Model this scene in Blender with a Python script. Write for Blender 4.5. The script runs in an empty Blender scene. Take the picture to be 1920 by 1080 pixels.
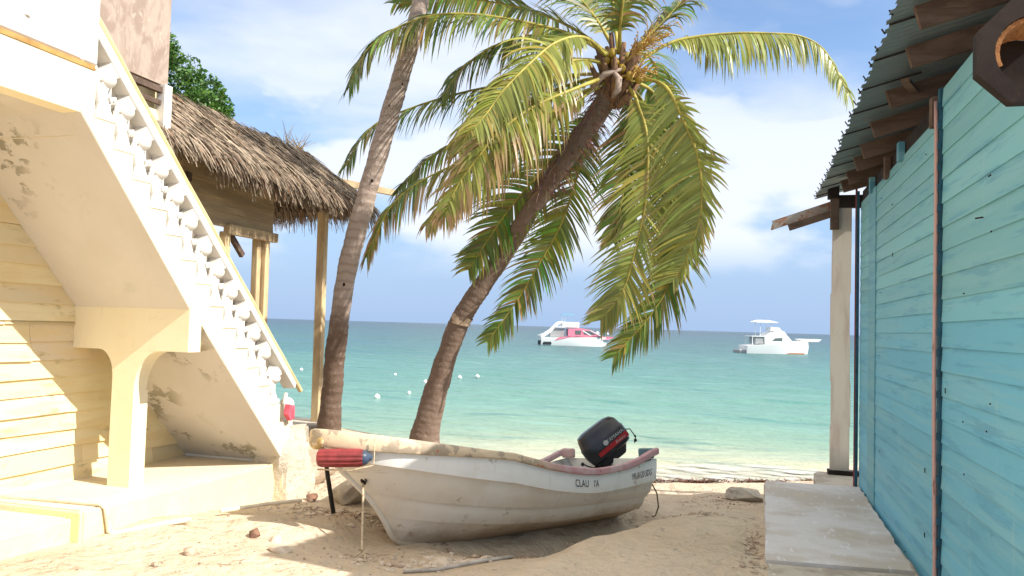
import bpy, bmesh, math, random
from mathutils import Vector, Matrix, noise
from math import radians as rad, sin, cos, pi, sqrt, exp

scene = bpy.context.scene
col = scene.collection
rnd = random.Random(7)

# ------------------------------------------------------------------ camera
TH, PH, RO = rad(16.35), math.atan(69.8/1500.0), rad(1.63)
F_ = Vector((-sin(TH)*cos(PH), cos(TH)*cos(PH), sin(PH)))
R0 = Vector((cos(TH), sin(TH), 0)); U0 = R0.cross(F_)
R_ = R0*cos(RO) + U0*sin(RO); U_ = -R0*sin(RO) + U0*cos(RO)
cam_d = bpy.data.cameras.new('camera'); cam = bpy.data.objects.new('camera', cam_d); col.objects.link(cam)
m4 = Matrix((R_, U_, -F_)).transposed().to_4x4(); m4.translation = Vector((0, 0, 2.5))
cam.matrix_world = m4
cam_d.sensor_width = 36; cam_d.lens = 36*1500/1920
cam_d.clip_start = 0.05; cam_d.clip_end = 20000
scene.camera = cam

# ------------------------------------------------------------------ sky and sun
SUN = Vector((1, -0.16, 0.88)).normalized()
sun_el = math.asin(SUN.z); sun_az = math.atan2(SUN.x, SUN.y)
world = bpy.data.worlds.new("World"); scene.world = world; world.use_nodes = True
wn, wl = world.node_tree.nodes, world.node_tree.links
wn.clear()
def W(t, **k):
    n = wn.new(t)
    for a, b in k.items(): setattr(n, a, b)
    return n
sky = W('ShaderNodeTexSky', sky_type='NISHITA'); sky.sun_disc = False
sky.sun_elevation = sun_el; sky.sun_rotation = sun_az; sky.altitude = 0; sky.air_density = 1.0; sky.dust_density = 0.6; sky.ozone_density = 2.0
tint = W('ShaderNodeMix', data_type='RGBA', blend_type='MULTIPLY'); tint.inputs[0].default_value = 1
wl.new(sky.outputs[0], tint.inputs[6]); tint.inputs[7].default_value = (1.02, 1.06, 1.12, 1)
tc = W('ShaderNodeTexCoord'); sep = W('ShaderNodeSeparateXYZ'); wl.new(tc.outputs['Generated'], sep.inputs[0])
# clouds: noise on a plane above (direction / height)
zc = W('ShaderNodeMath', operation='ADD'); wl.new(sep.outputs[2], zc.inputs[0]); zc.inputs[1].default_value = 0.10
dx = W('ShaderNodeMath', operation='DIVIDE'); wl.new(sep.outputs[0], dx.inputs[0]); wl.new(zc.outputs[0], dx.inputs[1])
dy = W('ShaderNodeMath', operation='DIVIDE'); wl.new(sep.outputs[1], dy.inputs[0]); wl.new(zc.outputs[0], dy.inputs[1])
cv = W('ShaderNodeCombineXYZ'); wl.new(dx.outputs[0], cv.inputs[0]); wl.new(dy.outputs[0], cv.inputs[1])
n1 = W('ShaderNodeTexNoise'); n1.inputs['Scale'].default_value = 0.62; n1.inputs['Detail'].default_value = 7; n1.inputs['Roughness'].default_value = 0.52; n1.inputs['Distortion'].default_value = 0.15
off = W('ShaderNodeMapping'); off.inputs['Location'].default_value = (3.1, 1.7, 0); wl.new(cv.outputs[0], off.inputs[0]); wl.new(off.outputs[0], n1.inputs['Vector'])
# low puffy bank over the sea
dm = W('ShaderNodeMapping'); dm.inputs['Scale'].default_value = (1.0, 1.0, 2.2); dm.inputs['Location'].default_value = (0.35, 0.1, 0.25); wl.new(tc.outputs['Generated'], dm.inputs[0])
n2 = W('ShaderNodeTexNoise'); n2.inputs['Scale'].default_value = 4.2; n2.inputs['Detail'].default_value = 8; n2.inputs['Roughness'].default_value = 0.5; wl.new(dm.outputs[0], n2.inputs['Vector'])
r1 = W('ShaderNodeMapRange', interpolation_type='SMOOTHSTEP'); r1.inputs[1].default_value = 0.40; r1.inputs[2].default_value = 0.66; wl.new(n1.outputs[0], r1.inputs[0])
r2 = W('ShaderNodeMapRange', interpolation_type='SMOOTHSTEP'); r2.inputs[1].default_value = 0.44; r2.inputs[2].default_value = 0.58; wl.new(n2.outputs[0], r2.inputs[0])
bank = W('ShaderNodeMapRange', interpolation_type='SMOOTHSTEP'); bank.inputs[1].default_value = 0.05; bank.inputs[2].default_value = 0.12; wl.new(sep.outputs[2], bank.inputs[0])
bank2 = W('ShaderNodeMapRange', interpolation_type='SMOOTHSTEP'); bank2.inputs[1].default_value = 0.45; bank2.inputs[2].default_value = 0.2; wl.new(sep.outputs[2], bank2.inputs[0])
ml = W('ShaderNodeMath', operation='MULTIPLY'); wl.new(r2.outputs[0], ml.inputs[0]); wl.new(bank.outputs[0], ml.inputs[1])
ml2 = W('ShaderNodeMath', operation='MULTIPLY'); wl.new(ml.outputs[0], ml2.inputs[0]); wl.new(bank2.outputs[0], ml2.inputs[1])
hi = W('ShaderNodeMapRange', interpolation_type='SMOOTHSTEP'); hi.inputs[1].default_value = 0.06; hi.inputs[2].default_value = 0.25; wl.new(sep.outputs[2], hi.inputs[0])
mh = W('ShaderNodeMath', operation='MULTIPLY'); wl.new(r1.outputs[0], mh.inputs[0]); wl.new(hi.outputs[0], mh.inputs[1])
mx = W('ShaderNodeMath', operation='MAXIMUM'); wl.new(ml2.outputs[0], mx.inputs[0]); wl.new(mh.outputs[0], mx.inputs[1])
ms = W('ShaderNodeMath', operation='MULTIPLY'); wl.new(mx.outputs[0], ms.inputs[0]); ms.inputs[1].default_value = 0.88
hz = W('ShaderNodeMapRange', interpolation_type='SMOOTHSTEP'); hz.inputs[1].default_value = 0.34; hz.inputs[2].default_value = 0.0; hz.inputs[4].default_value = 0.93; wl.new(sep.outputs[2], hz.inputs[0])
hm = W('ShaderNodeMix', data_type='RGBA'); wl.new(hz.outputs[0], hm.inputs[0]); wl.new(tint.outputs[2], hm.inputs[6]); hm.inputs[7].default_value = (2.05, 2.95, 4.55, 1)
cm = W('ShaderNodeMix', data_type='RGBA'); wl.new(ms.outputs[0], cm.inputs[0]); wl.new(hm.outputs[2], cm.inputs[6]); cm.inputs[7].default_value = (5.2, 5.45, 6.0, 1)
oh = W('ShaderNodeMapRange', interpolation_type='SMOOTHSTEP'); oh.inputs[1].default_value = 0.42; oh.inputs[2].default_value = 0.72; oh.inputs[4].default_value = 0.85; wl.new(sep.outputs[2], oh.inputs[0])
om = W('ShaderNodeMix', data_type='RGBA'); wl.new(oh.outputs[0], om.inputs[0]); wl.new(cm.outputs[2], om.inputs[6]); om.inputs[7].default_value = (10.5, 9.9, 9.2, 1)   # overhead sky brightened out of view, added to fill the shaded areas
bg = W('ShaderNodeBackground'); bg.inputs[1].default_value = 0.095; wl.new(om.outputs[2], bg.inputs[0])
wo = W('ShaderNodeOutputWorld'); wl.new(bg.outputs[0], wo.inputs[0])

sd = bpy.data.lights.new('sun', 'SUN'); sd.energy = 3.7; sd.angle = rad(0.5); sd.color = (1.0, 0.955, 0.88)
so = bpy.data.objects.new('sun', sd); col.objects.link(so); so.rotation_euler = SUN.to_track_quat('Z', 'Y').to_euler(); so.location = (6, -3, 9)
scene.view_settings.view_transform = 'Standard'; scene.view_settings.look = 'None'
scene.view_settings.gamma = 1; scene.view_settings.exposure = 1.04
scene.cycles.max_bounces = 8

# ------------------------------------------------------------------ materials
def hexc(r, g, b):                       # sRGB 0-255 to linear
    f = lambda c: ((c/255+0.055)/1.055)**2.4 if c > 10 else c/255/12.92
    return (f(r), f(g), f(b), 1)
class Mat:
    def __init__(s, name, color=(.5, .5, .5, 1), rough=0.8, spec=0.3):
        s.m = bpy.data.materials.new(name); s.m.use_nodes = True
        s.n, s.l = s.m.node_tree.nodes, s.m.node_tree.links
        s.b = s.n['Principled BSDF']; s.out = s.n['Material Output']
        s.b.inputs['Base Color'].default_value = color; s.b.inputs['Roughness'].default_value = rough
        s.b.inputs['Specular IOR Level'].default_value = spec
        s.base = None; s.c0 = color; s.h = None; s.tcn = s.n.new('ShaderNodeTexCoord')
    def coord(s, scale=(1, 1, 1), space='Object', loc=(0, 0, 0), rot=(0, 0, 0)):
        mp = s.n.new('ShaderNodeMapping'); mp.inputs['Scale'].default_value = scale; mp.inputs['Location'].default_value = loc; mp.inputs['Rotation'].default_value = rot
        s.l.new(s.tcn.outputs[space], mp.inputs[0]); return mp.outputs[0]
    def noise(s, sc=5, det=5, rough=.55, vec=None, dist=0.0, scale=(1, 1, 1)):
        t = s.n.new('ShaderNodeTexNoise'); t.inputs['Scale'].default_value = sc; t.inputs['Detail'].default_value = det
        t.inputs['Roughness'].default_value = rough; t.inputs['Distortion'].default_value = dist
        s.l.new(vec if vec else s.coord(scale), t.inputs['Vector']); return t.outputs[0]
    def ramp(s, v, a, b, lo=0.0, hi=1.0, smooth=True):
        r = s.n.new('ShaderNodeMapRange'); r.interpolation_type = 'SMOOTHSTEP' if smooth else 'LINEAR'
        for i, x in enumerate((a, b, lo, hi)): r.inputs[i+1].default_value = x
        s.l.new(v, r.inputs[0]); return r.outputs[0]
    def math(s, op, a, b=None):
        n = s.n.new('ShaderNodeMath'); n.operation = op
        for i, x in enumerate((a, b)):
            if x is None: continue
            if isinstance(x, (int, float)): n.inputs[i].default_value = x
            else: s.l.new(x, n.inputs[i])
        return n.outputs[0]
    def mix(s, fac, c, blend='MIX'):     # lay colour c over the present base colour
        n = s.n.new('ShaderNodeMix'); n.data_type = 'RGBA'; n.blend_type = blend
        if isinstance(fac, (int, float)): n.inputs[0].default_value = fac
        else: s.l.new(fac, n.inputs[0])
        if s.base: s.l.new(s.base, n.inputs[6])
        else: n.inputs[6].default_value = s.c0
        if isinstance(c, tuple): n.inputs[7].default_value = c
        else: s.l.new(c, n.inputs[7])
        s.base = n.outputs[2]; s.l.new(s.base, s.b.inputs['Base Color']); return s
    def attr(s, name='Col'):
        a = s.n.new('ShaderNodeVertexColor'); a.layer_name = name; s.base = a.outputs[0]; s.l.new(s.base, s.b.inputs['Base Color']); return s
    def bump(s, v, strength=.3, dist=.01):
        b = s.n.new('ShaderNodeBump'); b.inputs['Strength'].default_value = strength; b.inputs['Distance'].default_value = dist
        s.l.new(v, b.inputs['Height'])
        if s.h: s.l.new(s.h, b.inputs['Normal'])
        s.h = b.outputs[0]; s.l.new(s.h, s.b.inputs['Normal']); return s
    def pos(s):
        g = s.n.new('ShaderNodeNewGeometry'); x = s.n.new('ShaderNodeSeparateXYZ'); s.l.new(g.outputs['Position'], x.inputs[0]); return x.outputs, g.outputs['Position']
    def transl(s, fac, col):
        t = s.n.new('ShaderNodeBsdfTranslucent'); mxx = s.n.new('ShaderNodeMixShader'); mxx.inputs[0].default_value = fac
        if s.base: s.l.new(s.base, t.inputs[0])
        else: t.inputs[0].default_value = col
        s.l.new(s.b.outputs[0], mxx.inputs[1]); s.l.new(t.outputs[0], mxx.inputs[2]); s.l.new(mxx.outputs[0], s.out.inputs[0]); return s

def simple(name, c, rough=.7, var=.25, sc=8, bump=.25, scale=(1, 1, 1), spec=.3, dark=None):
    m = Mat(name, c, rough, spec); n = m.noise(sc, 6, .6, scale=scale)
    d = dark if dark else (c[0]*(1-var*1.6), c[1]*(1-var*1.7), c[2]*(1-var*1.8), 1)
    m.mix(m.ramp(n, .35, .72), d)
    if bump: m.bump(m.noise(sc*4, 5, .6, scale=scale), bump, .006)
    return m

# sand
m = Mat('sand', (.56, .46, .345, 1), .95, .1)
m.mix(m.ramp(m.noise(.9, 4, .6), .35, .7), (.49, .39, .28, 1))
m.mix(m.ramp(m.noise(6, 7, .7), .55, .72, 0, .5), (.42, .29, .17, 1))
m.mix(m.ramp(m.noise(70, 3, .7), .55, .8, 0, .4), (.30, .21, .14, 1))
px, pv = m.pos()
wet = m.ramp(m.math('ADD', px[2], m.math('MULTIPLY', m.noise(1.5, 3, .5), .05)), .20, .05)
m.mix(m.math('MULTIPLY', wet, .65), (.40, .30, .21, 1))
m.bump(m.noise(2.6, 5, .6), .9, .14); m.bump(m.noise(7, 3, .5, dist=.6), .6, .07); m.bump(m.noise(16, 6, .65), .6, .03); m.bump(m.noise(120, 3, .6), .3, .004)
SAND = m.m
# sea
m = Mat('sea_water', (.1, .5, .5, 1), .16, .32); m.b.inputs['IOR'].default_value = 1.33
px, pv = m.pos()
dist = m.math('ADD', px[1], m.math('MULTIPLY', px[0], -.28))
dn = m.noise(.035, 3, .5, vec=pv, scale=(1, 1, 1)); dist = m.math('MULTIPLY', dist, m.ramp(dn, .2, .8, .75, 1.25, False))
lg = m.math('LOGARITHM', dist, 10.0)
cr = m.n.new('ShaderNodeValToRGB'); m.l.new(m.ramp(lg, 1.1, 3.0, 0, 1, False), cr.inputs[0])
stops = [(12.6, (.50, .46, .34)), (15.2, (.40, .42, .29)), (19, (.19, .30, .215)), (25, (.115, .25, .20)), (45, (.068, .19, .168)), (85, (.036, .125, .125)), (150, (.022, .085, .095)), (420, (.012, .05, .07)), (950, (.01, .035, .06))]
el = cr.color_ramp.elements
while len(el) < len(stops): el.new(.5)
for e, (d, c) in zip(el, stops): e.position = (math.log10(d)-1.1)/1.9 if d > 12.59 else 0; e.color = (*c, 1)
m.base = cr.outputs[0]; m.l.new(m.base, m.b.inputs['Base Color'])
mp = m.n.new('ShaderNodeMapping'); mp.inputs['Scale'].default_value = (.22, .75, 1); mp.inputs['Rotation'].default_value = (0, 0, rad(14)); m.l.new(pv, mp.inputs[0])
st = m.noise(1.0, 6, .65, vec=mp.outputs[0])
m.mix(m.ramp(st, .53, .70, 0, .6), (.02, .15, .15, 1))
m.mix(m.ramp(st, .44, .30, 0, .35), (.20, .42, .37, 1))
mp = m.n.new('ShaderNodeMapping'); mp.inputs['Scale'].default_value = (.012, .045, 1); mp.inputs['Rotation'].default_value = (0, 0, rad(14)); m.l.new(pv, mp.inputs[0])
m.mix(m.ramp(m.noise(1.0, 5, .6, vec=mp.outputs[0]), .52, .66, 0, .5), (.02, .10, .15, 1))
mp2 = m.n.new('ShaderNodeMapping'); mp2.inputs['Scale'].default_value = (.5, 1.5, 1); mp2.inputs['Rotation'].default_value = (0, 0, rad(14)); m.l.new(pv, mp2.inputs[0])
m.bump(m.noise(1.0, 6, .62, vec=mp2.outputs[0]), .9, .45)
mp3 = m.n.new('ShaderNodeMapping'); mp3.inputs['Scale'].default_value = (.12, .35, 1); mp3.inputs['Rotation'].default_value = (0, 0, rad(14)); m.l.new(pv, mp3.inputs[0])
m.bump(m.noise(1.0, 4, .6, vec=mp3.outputs[0]), .5, 1.0)
m.b.inputs['Roughness'].default_value = .28
SEA = m.m
# foam
m = Mat('sea_foam', (.52, .50, .46, 1), .6, .3); m.bump(m.noise(14, 5, .6), .6, .02)
m.mix(m.ramp(m.noise(5, 5, .6), .45, .7, 0, .8), (.42, .44, .36, 1))
tr = m.n.new('ShaderNodeBsdfTransparent'); mxs = m.n.new('ShaderNodeMixShader')
m.l.new(m.ramp(m.noise(1, 6, .7, scale=(1.6, 5, 1)), .38, .66), mxs.inputs[0]); m.l.new(tr.outputs[0], mxs.inputs[1]); m.l.new(m.b.outputs[0], mxs.inputs[2]); m.l.new(mxs.outputs[0], m.out.inputs[0])
FOAM = m.m
# masonry
m = Mat('yellow_plaster', (.80, .71, .50, 1), .85, .2)
m.mix(m.ramp(m.noise(2.2, 5, .6), .4, .7, 0, .5), (.77, .66, .43, 1))
m.mix(m.ramp(m.noise(9, 6, .7), .66, .76, 0, .5), (.6, .5, .33, 1)); m.mix(m.ramp(m.noise(1, 7, .72, scale=(9, 9, 1.1)), .58, .72, 0, .35), (.55, .44, .26, 1)); m.mix(m.ramp(m.math('ABSOLUTE', m.math('SUBTRACT', m.noise(1.3, 9, .62, dist=.4), .5)), .0025, .0, 0, .28), (.4, .33, .22, 1))
m.bump(m.noise(40, 5, .6), .2, .004); m.bump(m.noise(4, 4, .6), .2, .02)
YELLOW = m.m
m = Mat('peeling_soffit', (.60, .555, .49, 1), .9, .15)
nz = m.noise(5.0, 8, .62); big = m.noise(.85, 2, .5)
pk = m.math('MULTIPLY', m.ramp(big, .50, .62), m.ramp(nz, .535, .575))
m.mix(m.ramp(m.noise(2, 4, .5), .4, .7, 0, .5), (.54, .49, .42, 1))
m.mix(pk, (.30, .27, .20, 1)); m.bump(m.math('MULTIPLY', pk, -1.0), .5, .01); m.mix(m.ramp(m.math('ABSOLUTE', m.math('SUBTRACT', m.noise(1.1, 9, .62, dist=.4), .5)), .0022, .0, 0, .22), (.38, .34, .27, 1)); m.bump(m.noise(22, 5, .6), .15, .004); m.bump(m.noise(3.5, 4, .6), .25, .03)
SOFFIT = m.m
m = Mat('white_plaster', (.70, .67, .61, 1), .75, .25)
m.mix(m.ramp(m.noise(12, 5, .6), .45, .75, 0, .4), (.62, .54, .44, 1)); m.bump(m.noise(45, 4, .6), .15, .003)
WHITE = m.m
m = Mat('concrete_floor', (.66, .57, .42, 1), .9, .15)
m.mix(m.ramp(m.noise(2.5, 6, .65), .4, .65, 0, .8), (.76, .66, .48, 1)); m.mix(m.ramp(m.noise(6, 7, .7), .6, .72, 0, .7), (.40, .36, .30, 1)); m.bump(m.noise(18, 6, .6), .3, .01)
FLOORC = m.m
m = Mat('plinth_edge', (.80, .66, .36, 1), .9, .15)
m.mix(m.ramp(m.noise(3.5, 7, .65), .48, .62, 0, .85), (.62, .53, .40, 1)); m.mix(m.ramp(m.noise(9, 7, .7), .6, .7, 0, .7), (.33, .29, .22, 1)); m.bump(m.noise(14, 6, .6), .5, .012)
PLINTH = m.m
m = Mat('old_concrete', (.50, .45, .37, 1), .92, .15)
m.mix(m.ramp(m.noise(4, 7, .65), .42, .62), (.36, .31, .25, 1)); m.mix(m.ramp(m.noise(11, 6, .7), .6, .7), (.66, .6, .5, 1)); m.bump(m.noise(16, 7, .6), .7, .02)
CONC = m.m
# yellow clapboards : colour patches, dirt, planks are geometry
m = Mat('yellow_boards', (.78, .66, .40, 1), .8, .2).attr()
m.mix(m.ramp(m.noise(1.0, 5, .6, scale=(1, 1.2, 9)), .4, .65, 0, .8), (.70, .55, .29, 1))
m.mix(m.ramp(m.noise(1.0, 7, .68, scale=(3, 2.6, 10)), .57, .70, 0, .8), (.40, .33, .17, 1))
m.mix(m.ramp(m.noise(1.0, 6, .7, scale=(6, 6, 26)), .6, .75, 0, .6), (.86, .76, .5, 1)); m.bump(m.noise(1, 5, .6, scale=(20, 7, 60)), .25, .004)
YBOARD = m.m
def woodmat(name, a, b, c, scale=(2, 2, 14), rough=.85, bmp=.4):
    m = Mat(name, a, rough, .15); m.mix(m.ramp(m.noise(1, 6, .65, scale=scale, dist=.6), .38, .62), b)
    m.mix(m.ramp(m.noise(1.0, 7, .7, scale=(scale[0]*2.2, scale[1]*2.2, scale[2]*2.2)), .58, .72, 0, .7), c)
    m.bump(m.noise(1, 6, .65, scale=tuple(q*3 for q in scale)), bmp, .005); return m.m
HUTWOOD = woodmat('weathered_board', (.46, .34, .20, 1), (.35, .25, .15, 1), (.24, .17, .11, 1), (1.2, 1.2, 11))
POSTWOOD = woodmat('peeled_pole_wood', (.62, .47, .27, 1), (.46, .33, .19, 1), (.28, .19, .11, 1), (9, 9, 1.4))
RAFTER = woodmat('old_rafter_wood', (.15, .105, .08, 1), (.09, .06, .045, 1), (.22, .17, .135, 1), (1.5, 6, 6))
DARKWOOD = woodmat('dark_brown_wood', (.035, .025, .020, 1), (.02, .014, .012, 1), (.05, .022, .014, 1), (4, 4, 4), .7)
GREYPLY = Mat('grey_plywood', (.40, .315, .255, 1), .9, .15); m = GREYPLY
m.mix(m.ramp(m.noise(1, 7, .65, scale=(4, 4, 2.4), dist=1.4), .40, .6), (.30, .225, .18, 1)); m.mix(m.ramp(m.noise(1, 6, .7, scale=(9, 9, 6), dist=2), .57, .63, 0, .6), (.50, .42, .34, 1)); m.bump(m.noise(12, 6, .6), .4, .01)
GREYPLY = m.m
# blue boards
m = Mat('turquoise_boards', (.15, .36, .42, 1), .55, .35).attr()
m.mix(m.ramp(m.noise(1, 5, .6, scale=(1, .5, 12)), .46, .60, 0, .35), (.24, .46, .48, 1))
m.mix(m.ramp(m.noise(1, 6, .65, scale=(1, 1.1, 16)), .53, .64, 0, .45), (.06, .24, .38, 1))
m.mix(m.ramp(m.noise(1, 6, .7, scale=(1, 10, 1.6)), .60, .70, 0, .35), (.30, .50, .50, 1))
m.mix(m.ramp(m.noise(1, 7, .7, scale=(9, 7, 14)), .66, .71, 0, .65), (.06, .12, .13, 1))
m.bump(m.noise(1, 6, .65, scale=(20, 3, 60)), .3, .003); m.bump(m.noise(3, 4, .6), .15, .008)
BLUE = m.m
m = Mat('faded_pink_trim', (.50, .30, .27, 1), .7, .25); m.mix(m.ramp(m.noise(18, 6, .7), .45, .6), (.50, .32, .27, 1)); m.mix(m.ramp(m.noise(1, 5, .6, scale=(30, 30, 6)), .58, .7), (.25, .12, .1, 1)); PINKTRIM = m.m
REDTRIM = simple('red_trim', (.30, .05, .035, 1), .6).m
DBLUE = simple('dark_blue_trim', (.02, .09, .14, 1), .6).m
m = Mat('green_tin_roof', (.17, .215, .235, 1), .55, .4); m.b.inputs['Metallic'].default_value = .15
m.mix(m.ramp(m.noise(1, 6, .6, scale=(1, 5, 5)), .45, .7), (.20, .235, .24, 1)); m.mix(m.ramp(m.noise(5, 7, .7), .62, .74, 0, .8), (.17, .09, .05, 1)); TIN = m.m
m = Mat('rusty_tin', (.35, .31, .27, 1), .6, .4); m.b.inputs['Metallic'].default_value = .2; m.mix(m.ramp(m.noise(7, 7, .7), .45, .6), (.30, .11, .045, 1)); RUSTTIN = m.m
m = Mat('white_post_paint', (.58, .51, .43, 1), .7, .25); m.mix(m.ramp(m.noise(1, 6, .6, scale=(6, 6, 1.2)), .4, .68), (.45, .36, .29, 1)); m.mix(m.ramp(m.noise(1, 6, .7, scale=(22, 22, 3)), .62, .72, 0, .7), (.3, .22, .17, 1)); POSTWHITE = m.m
m = Mat('grey_slab', (.60, .57, .55, 1), .75, .3)
m.mix(m.ramp(m.noise(1, 5, .6, scale=(1.2, 1.6, 1)), .42, .62), (.48, .42, .355, 1))
m.mix(m.ramp(m.noise(1, 8, .78, scale=(16, 5, 1)), .575, .63, 0, .8), (.72, .71, .74, 1)); m.mix(m.ramp(m.noise(8, 7, .7), .64, .74, 0, .7), (.2, .17, .14, 1)); m.mix(m.ramp(m.noise(1.7, 7, .7), .60, .68, 0, .8), (.55, .44, .31, 1)); m.bump(m.noise(16, 6, .6), .4, .008)
SLAB = m.m
# palms
m = Mat('palm_bark_pale', (.42, .335, .28, 1), .9, .12); px, pv = m.pos()
wv = m.n.new('ShaderNodeTexWave'); wv.wave_type = 'BANDS'; wv.bands_direction = 'Z'; wv.inputs['Scale'].default_value = 2.6; wv.inputs['Distortion'].default_value = 3.5; wv.inputs['Detail'].default_value = 3; wv.inputs['Detail Scale'].default_value = 1.5
m.l.new(m.coord((1, 1, 1)), wv.inputs['Vector'])
m.mix(m.ramp(wv.outputs[1], .62, .9, 0, .45), (.25, .19, .15, 1)); m.mix(m.ramp(m.noise(9, 6, .7), .6, .72, 0, .7), (.52, .43, .36, 1))
rough = m.ramp(m.math('ADD', px[2], m.math('MULTIPLY', m.noise(5, 5, .6), .9)), 3.35, 2.7)
m.mix(m.math('MULTIPLY', rough, .92), (.135, .088, .062, 1))
m.mix(m.math('MULTIPLY', rough, m.ramp(m.noise(14, 6, .7), .58, .7, 0, .8)), (.42, .34, .28, 1))
m.bump(wv.outputs[1], .4, .015); m.bump(m.noise(1, 7, .7, scale=(16, 16, 9)), .9, .035)
BARK1 = m.m
m = Mat('palm_bark_brown', (.21, .15, .115, 1), .92, .1)
wv = m.n.new('ShaderNodeTexWave'); wv.bands_direction = 'Z'; wv.inputs['Scale'].default_value = 2.4; wv.inputs['Distortion'].default_value = 5; wv.inputs['Detail'].default_value = 3
m.l.new(m.coord((1.2, .6, 1.2)), wv.inputs['Vector'])
m.mix(m.ramp(wv.outputs[1], .55, .9, 0, .15), (.12, .075, .052, 1)); m.mix(m.ramp(m.noise(7, 7, .7), .58, .7, 0, .75), (.34, .26, .21, 1)); m.bump(m.noise(1, 7, .7, scale=(12, 12, 9)), .9, .03)
BARK2 = m.m
def leafmat(name, tl=.35, rough=.38):
    m = Mat(name, (.1, .15, .03, 1), rough, .5).attr(); m.transl(tl, (.2, .3, .05, 1)); return m.m
FROND = leafmat('palm_leaflet'); THATCH = leafmat('dry_thatch', .12, .8); LEAF = leafmat('bush_leaf', .3, .5)
m = Mat('fibre', (.24, .14, .075, 1), .9, .1); m.mix(m.ramp(m.noise(1, 5, .6, scale=(12, 12, 3)), .4, .6), (.12, .07, .045, 1)); FIBRE = m.m
RACHIS = simple('frond_stalk', (.42, .36, .07, 1), .5, .3, 6).m
COCO = simple('young_coconut', (.36, .24, .03, 1), .45, .3, 12).m
FLOWER = simple('flower_spray', (.52, .33, .09, 1), .7, .3, 12).m
# boat paints
m = Mat('hull_paint', (.73, .68, .59, 1), .5, .4)
m.mix(m.ramp(m.noise(1.6, 5, .6), .42, .7, 0, .6), (.62, .53, .41, 1)); px, pv = m.pos()
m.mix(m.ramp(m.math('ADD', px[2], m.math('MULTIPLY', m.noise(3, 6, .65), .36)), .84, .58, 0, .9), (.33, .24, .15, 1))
m.mix(m.ramp(m.noise(7, 8, .74), .60, .68, 0, .75), (.30, .22, .14, 1)); m.mix(m.ramp(m.noise(1, 6, .7, scale=(1.2, 9, 1.4)), .56, .70, 0, .4), (.42, .35, .27, 1)); m.mix(m.ramp(m.noise(1, 7, .75, scale=(2, 1.2, 11)), .60, .68, 0, .45), (.33, .28, .22, 1)); m.bump(m.noise(20, 6, .6), .12, .004)
HULL = m.m
m = Mat('topside_white', (.76, .76, .73, 1), .45, .45)
m.mix(m.ramp(m.noise(3, 5, .6), .45, .7, 0, .6), (.68, .66, .60, 1)); m.mix(m.ramp(m.noise(8, 8, .75), .60, .67, 0, .8), (.38, .28, .19, 1)); m.mix(m.ramp(m.noise(1, 6, .7, scale=(1.5, 11, 1.5)), .58, .7, 0, .4), (.5, .42, .33, 1)); m.bump(m.noise(24, 6, .6), .15, .004)
TOPSIDE = m.m
m = Mat('pink_rail', (.46, .25, .26, 1), .55, .35)
m.mix(m.ramp(m.noise(5, 6, .65), .42, .6, 0, .8), (.50, .37, .36, 1)); m.mix(m.ramp(m.noise(9, 7, .7), .60, .70), (.24, .13, .10, 1))
bowm = m.ramp(m.math('ADD', m.coordY(), m.math('MULTIPLY', m.noise(3, 4, .6), .8)) if hasattr(m, 'coordY') else m.noise(3), 0, 1, 0, 0)
sy = m.n.new('ShaderNodeSeparateXYZ'); m.l.new(m.tcn.outputs['Object'], sy.inputs[0])
bw = m.ramp(m.math('ADD', sy.outputs[1], m.math('MULTIPLY', m.noise(4, 5, .6), .5)), 1.55, 2.25)
m.mix(bw, (.60, .48, .33, 1)); m.mix(m.math('MULTIPLY', bw, m.ramp(m.noise(4.5, 8, .65), .50, .53)), (.36, .29, .21, 1)); m.mix(m.math('MULTIPLY', bw, m.ramp(m.noise(9, 3, .5), .70, .73)), (.5, .08, .02, 1))
m.bump(m.noise(10, 7, .65), .6, .012)
RAIL = m.m
m = Mat('mustard_bow', (.42, .29, .11, 1), .6, .3); m.mix(m.ramp(m.noise(7, 7, .65), .45, .58), (.62, .47, .26, 1)); m.mix(m.ramp(m.noise(12, 6, .7), .6, .68), (.34, .26, .17, 1)); m.bump(m.noise(12, 6, .6), .6, .01); BOWCAP = m.m
INNER = simple('boat_inside', (.42, .45, .44, 1), .7, .35, 5).m
m = Mat('cowl_black', (.012, .012, .015, 1), .32, .5); m.mix(m.ramp(m.noise(9, 6, .7), .5, .75, 0, .8), (.035, .033, .033, 1)); COWL = m.m
BLACK = simple('black_rubber', (.02, .02, .022, 1), .6, .3).m
REDBAND = Mat('red_band', (.30, .012, .015, 1), .4, .5).m
SILVER = Mat('silver_lettering', (.36, .36, .36, 1), .4, .5).m
INK = Mat('black_lettering', (.045, .05, .055, 1), .7, .2); INK = INK.m
FENDER = simple('red_vinyl', (.27, .032, .034, 1), .38, .3, 9, spec=.5).m
FBLUE = simple('blue_grey_vinyl', (.06, .09, .15, 1), .4).m
ROPE = simple('pale_rope', (.62, .50, .34, 1), .9, .3, 40, .6).m
PVC = simple('pvc_pipe', (.74, .64, .48, 1), .5, .15).m
RODW = woodmat('handrail_rod_wood', (.62, .50, .28, 1), (.52, .40, .21, 1), (.38, .28, .15, 1), (6, 3, 3))
PINKCLOTH = simple('pink_cloth', (.75, .12, .17, 1), .8).m
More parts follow.
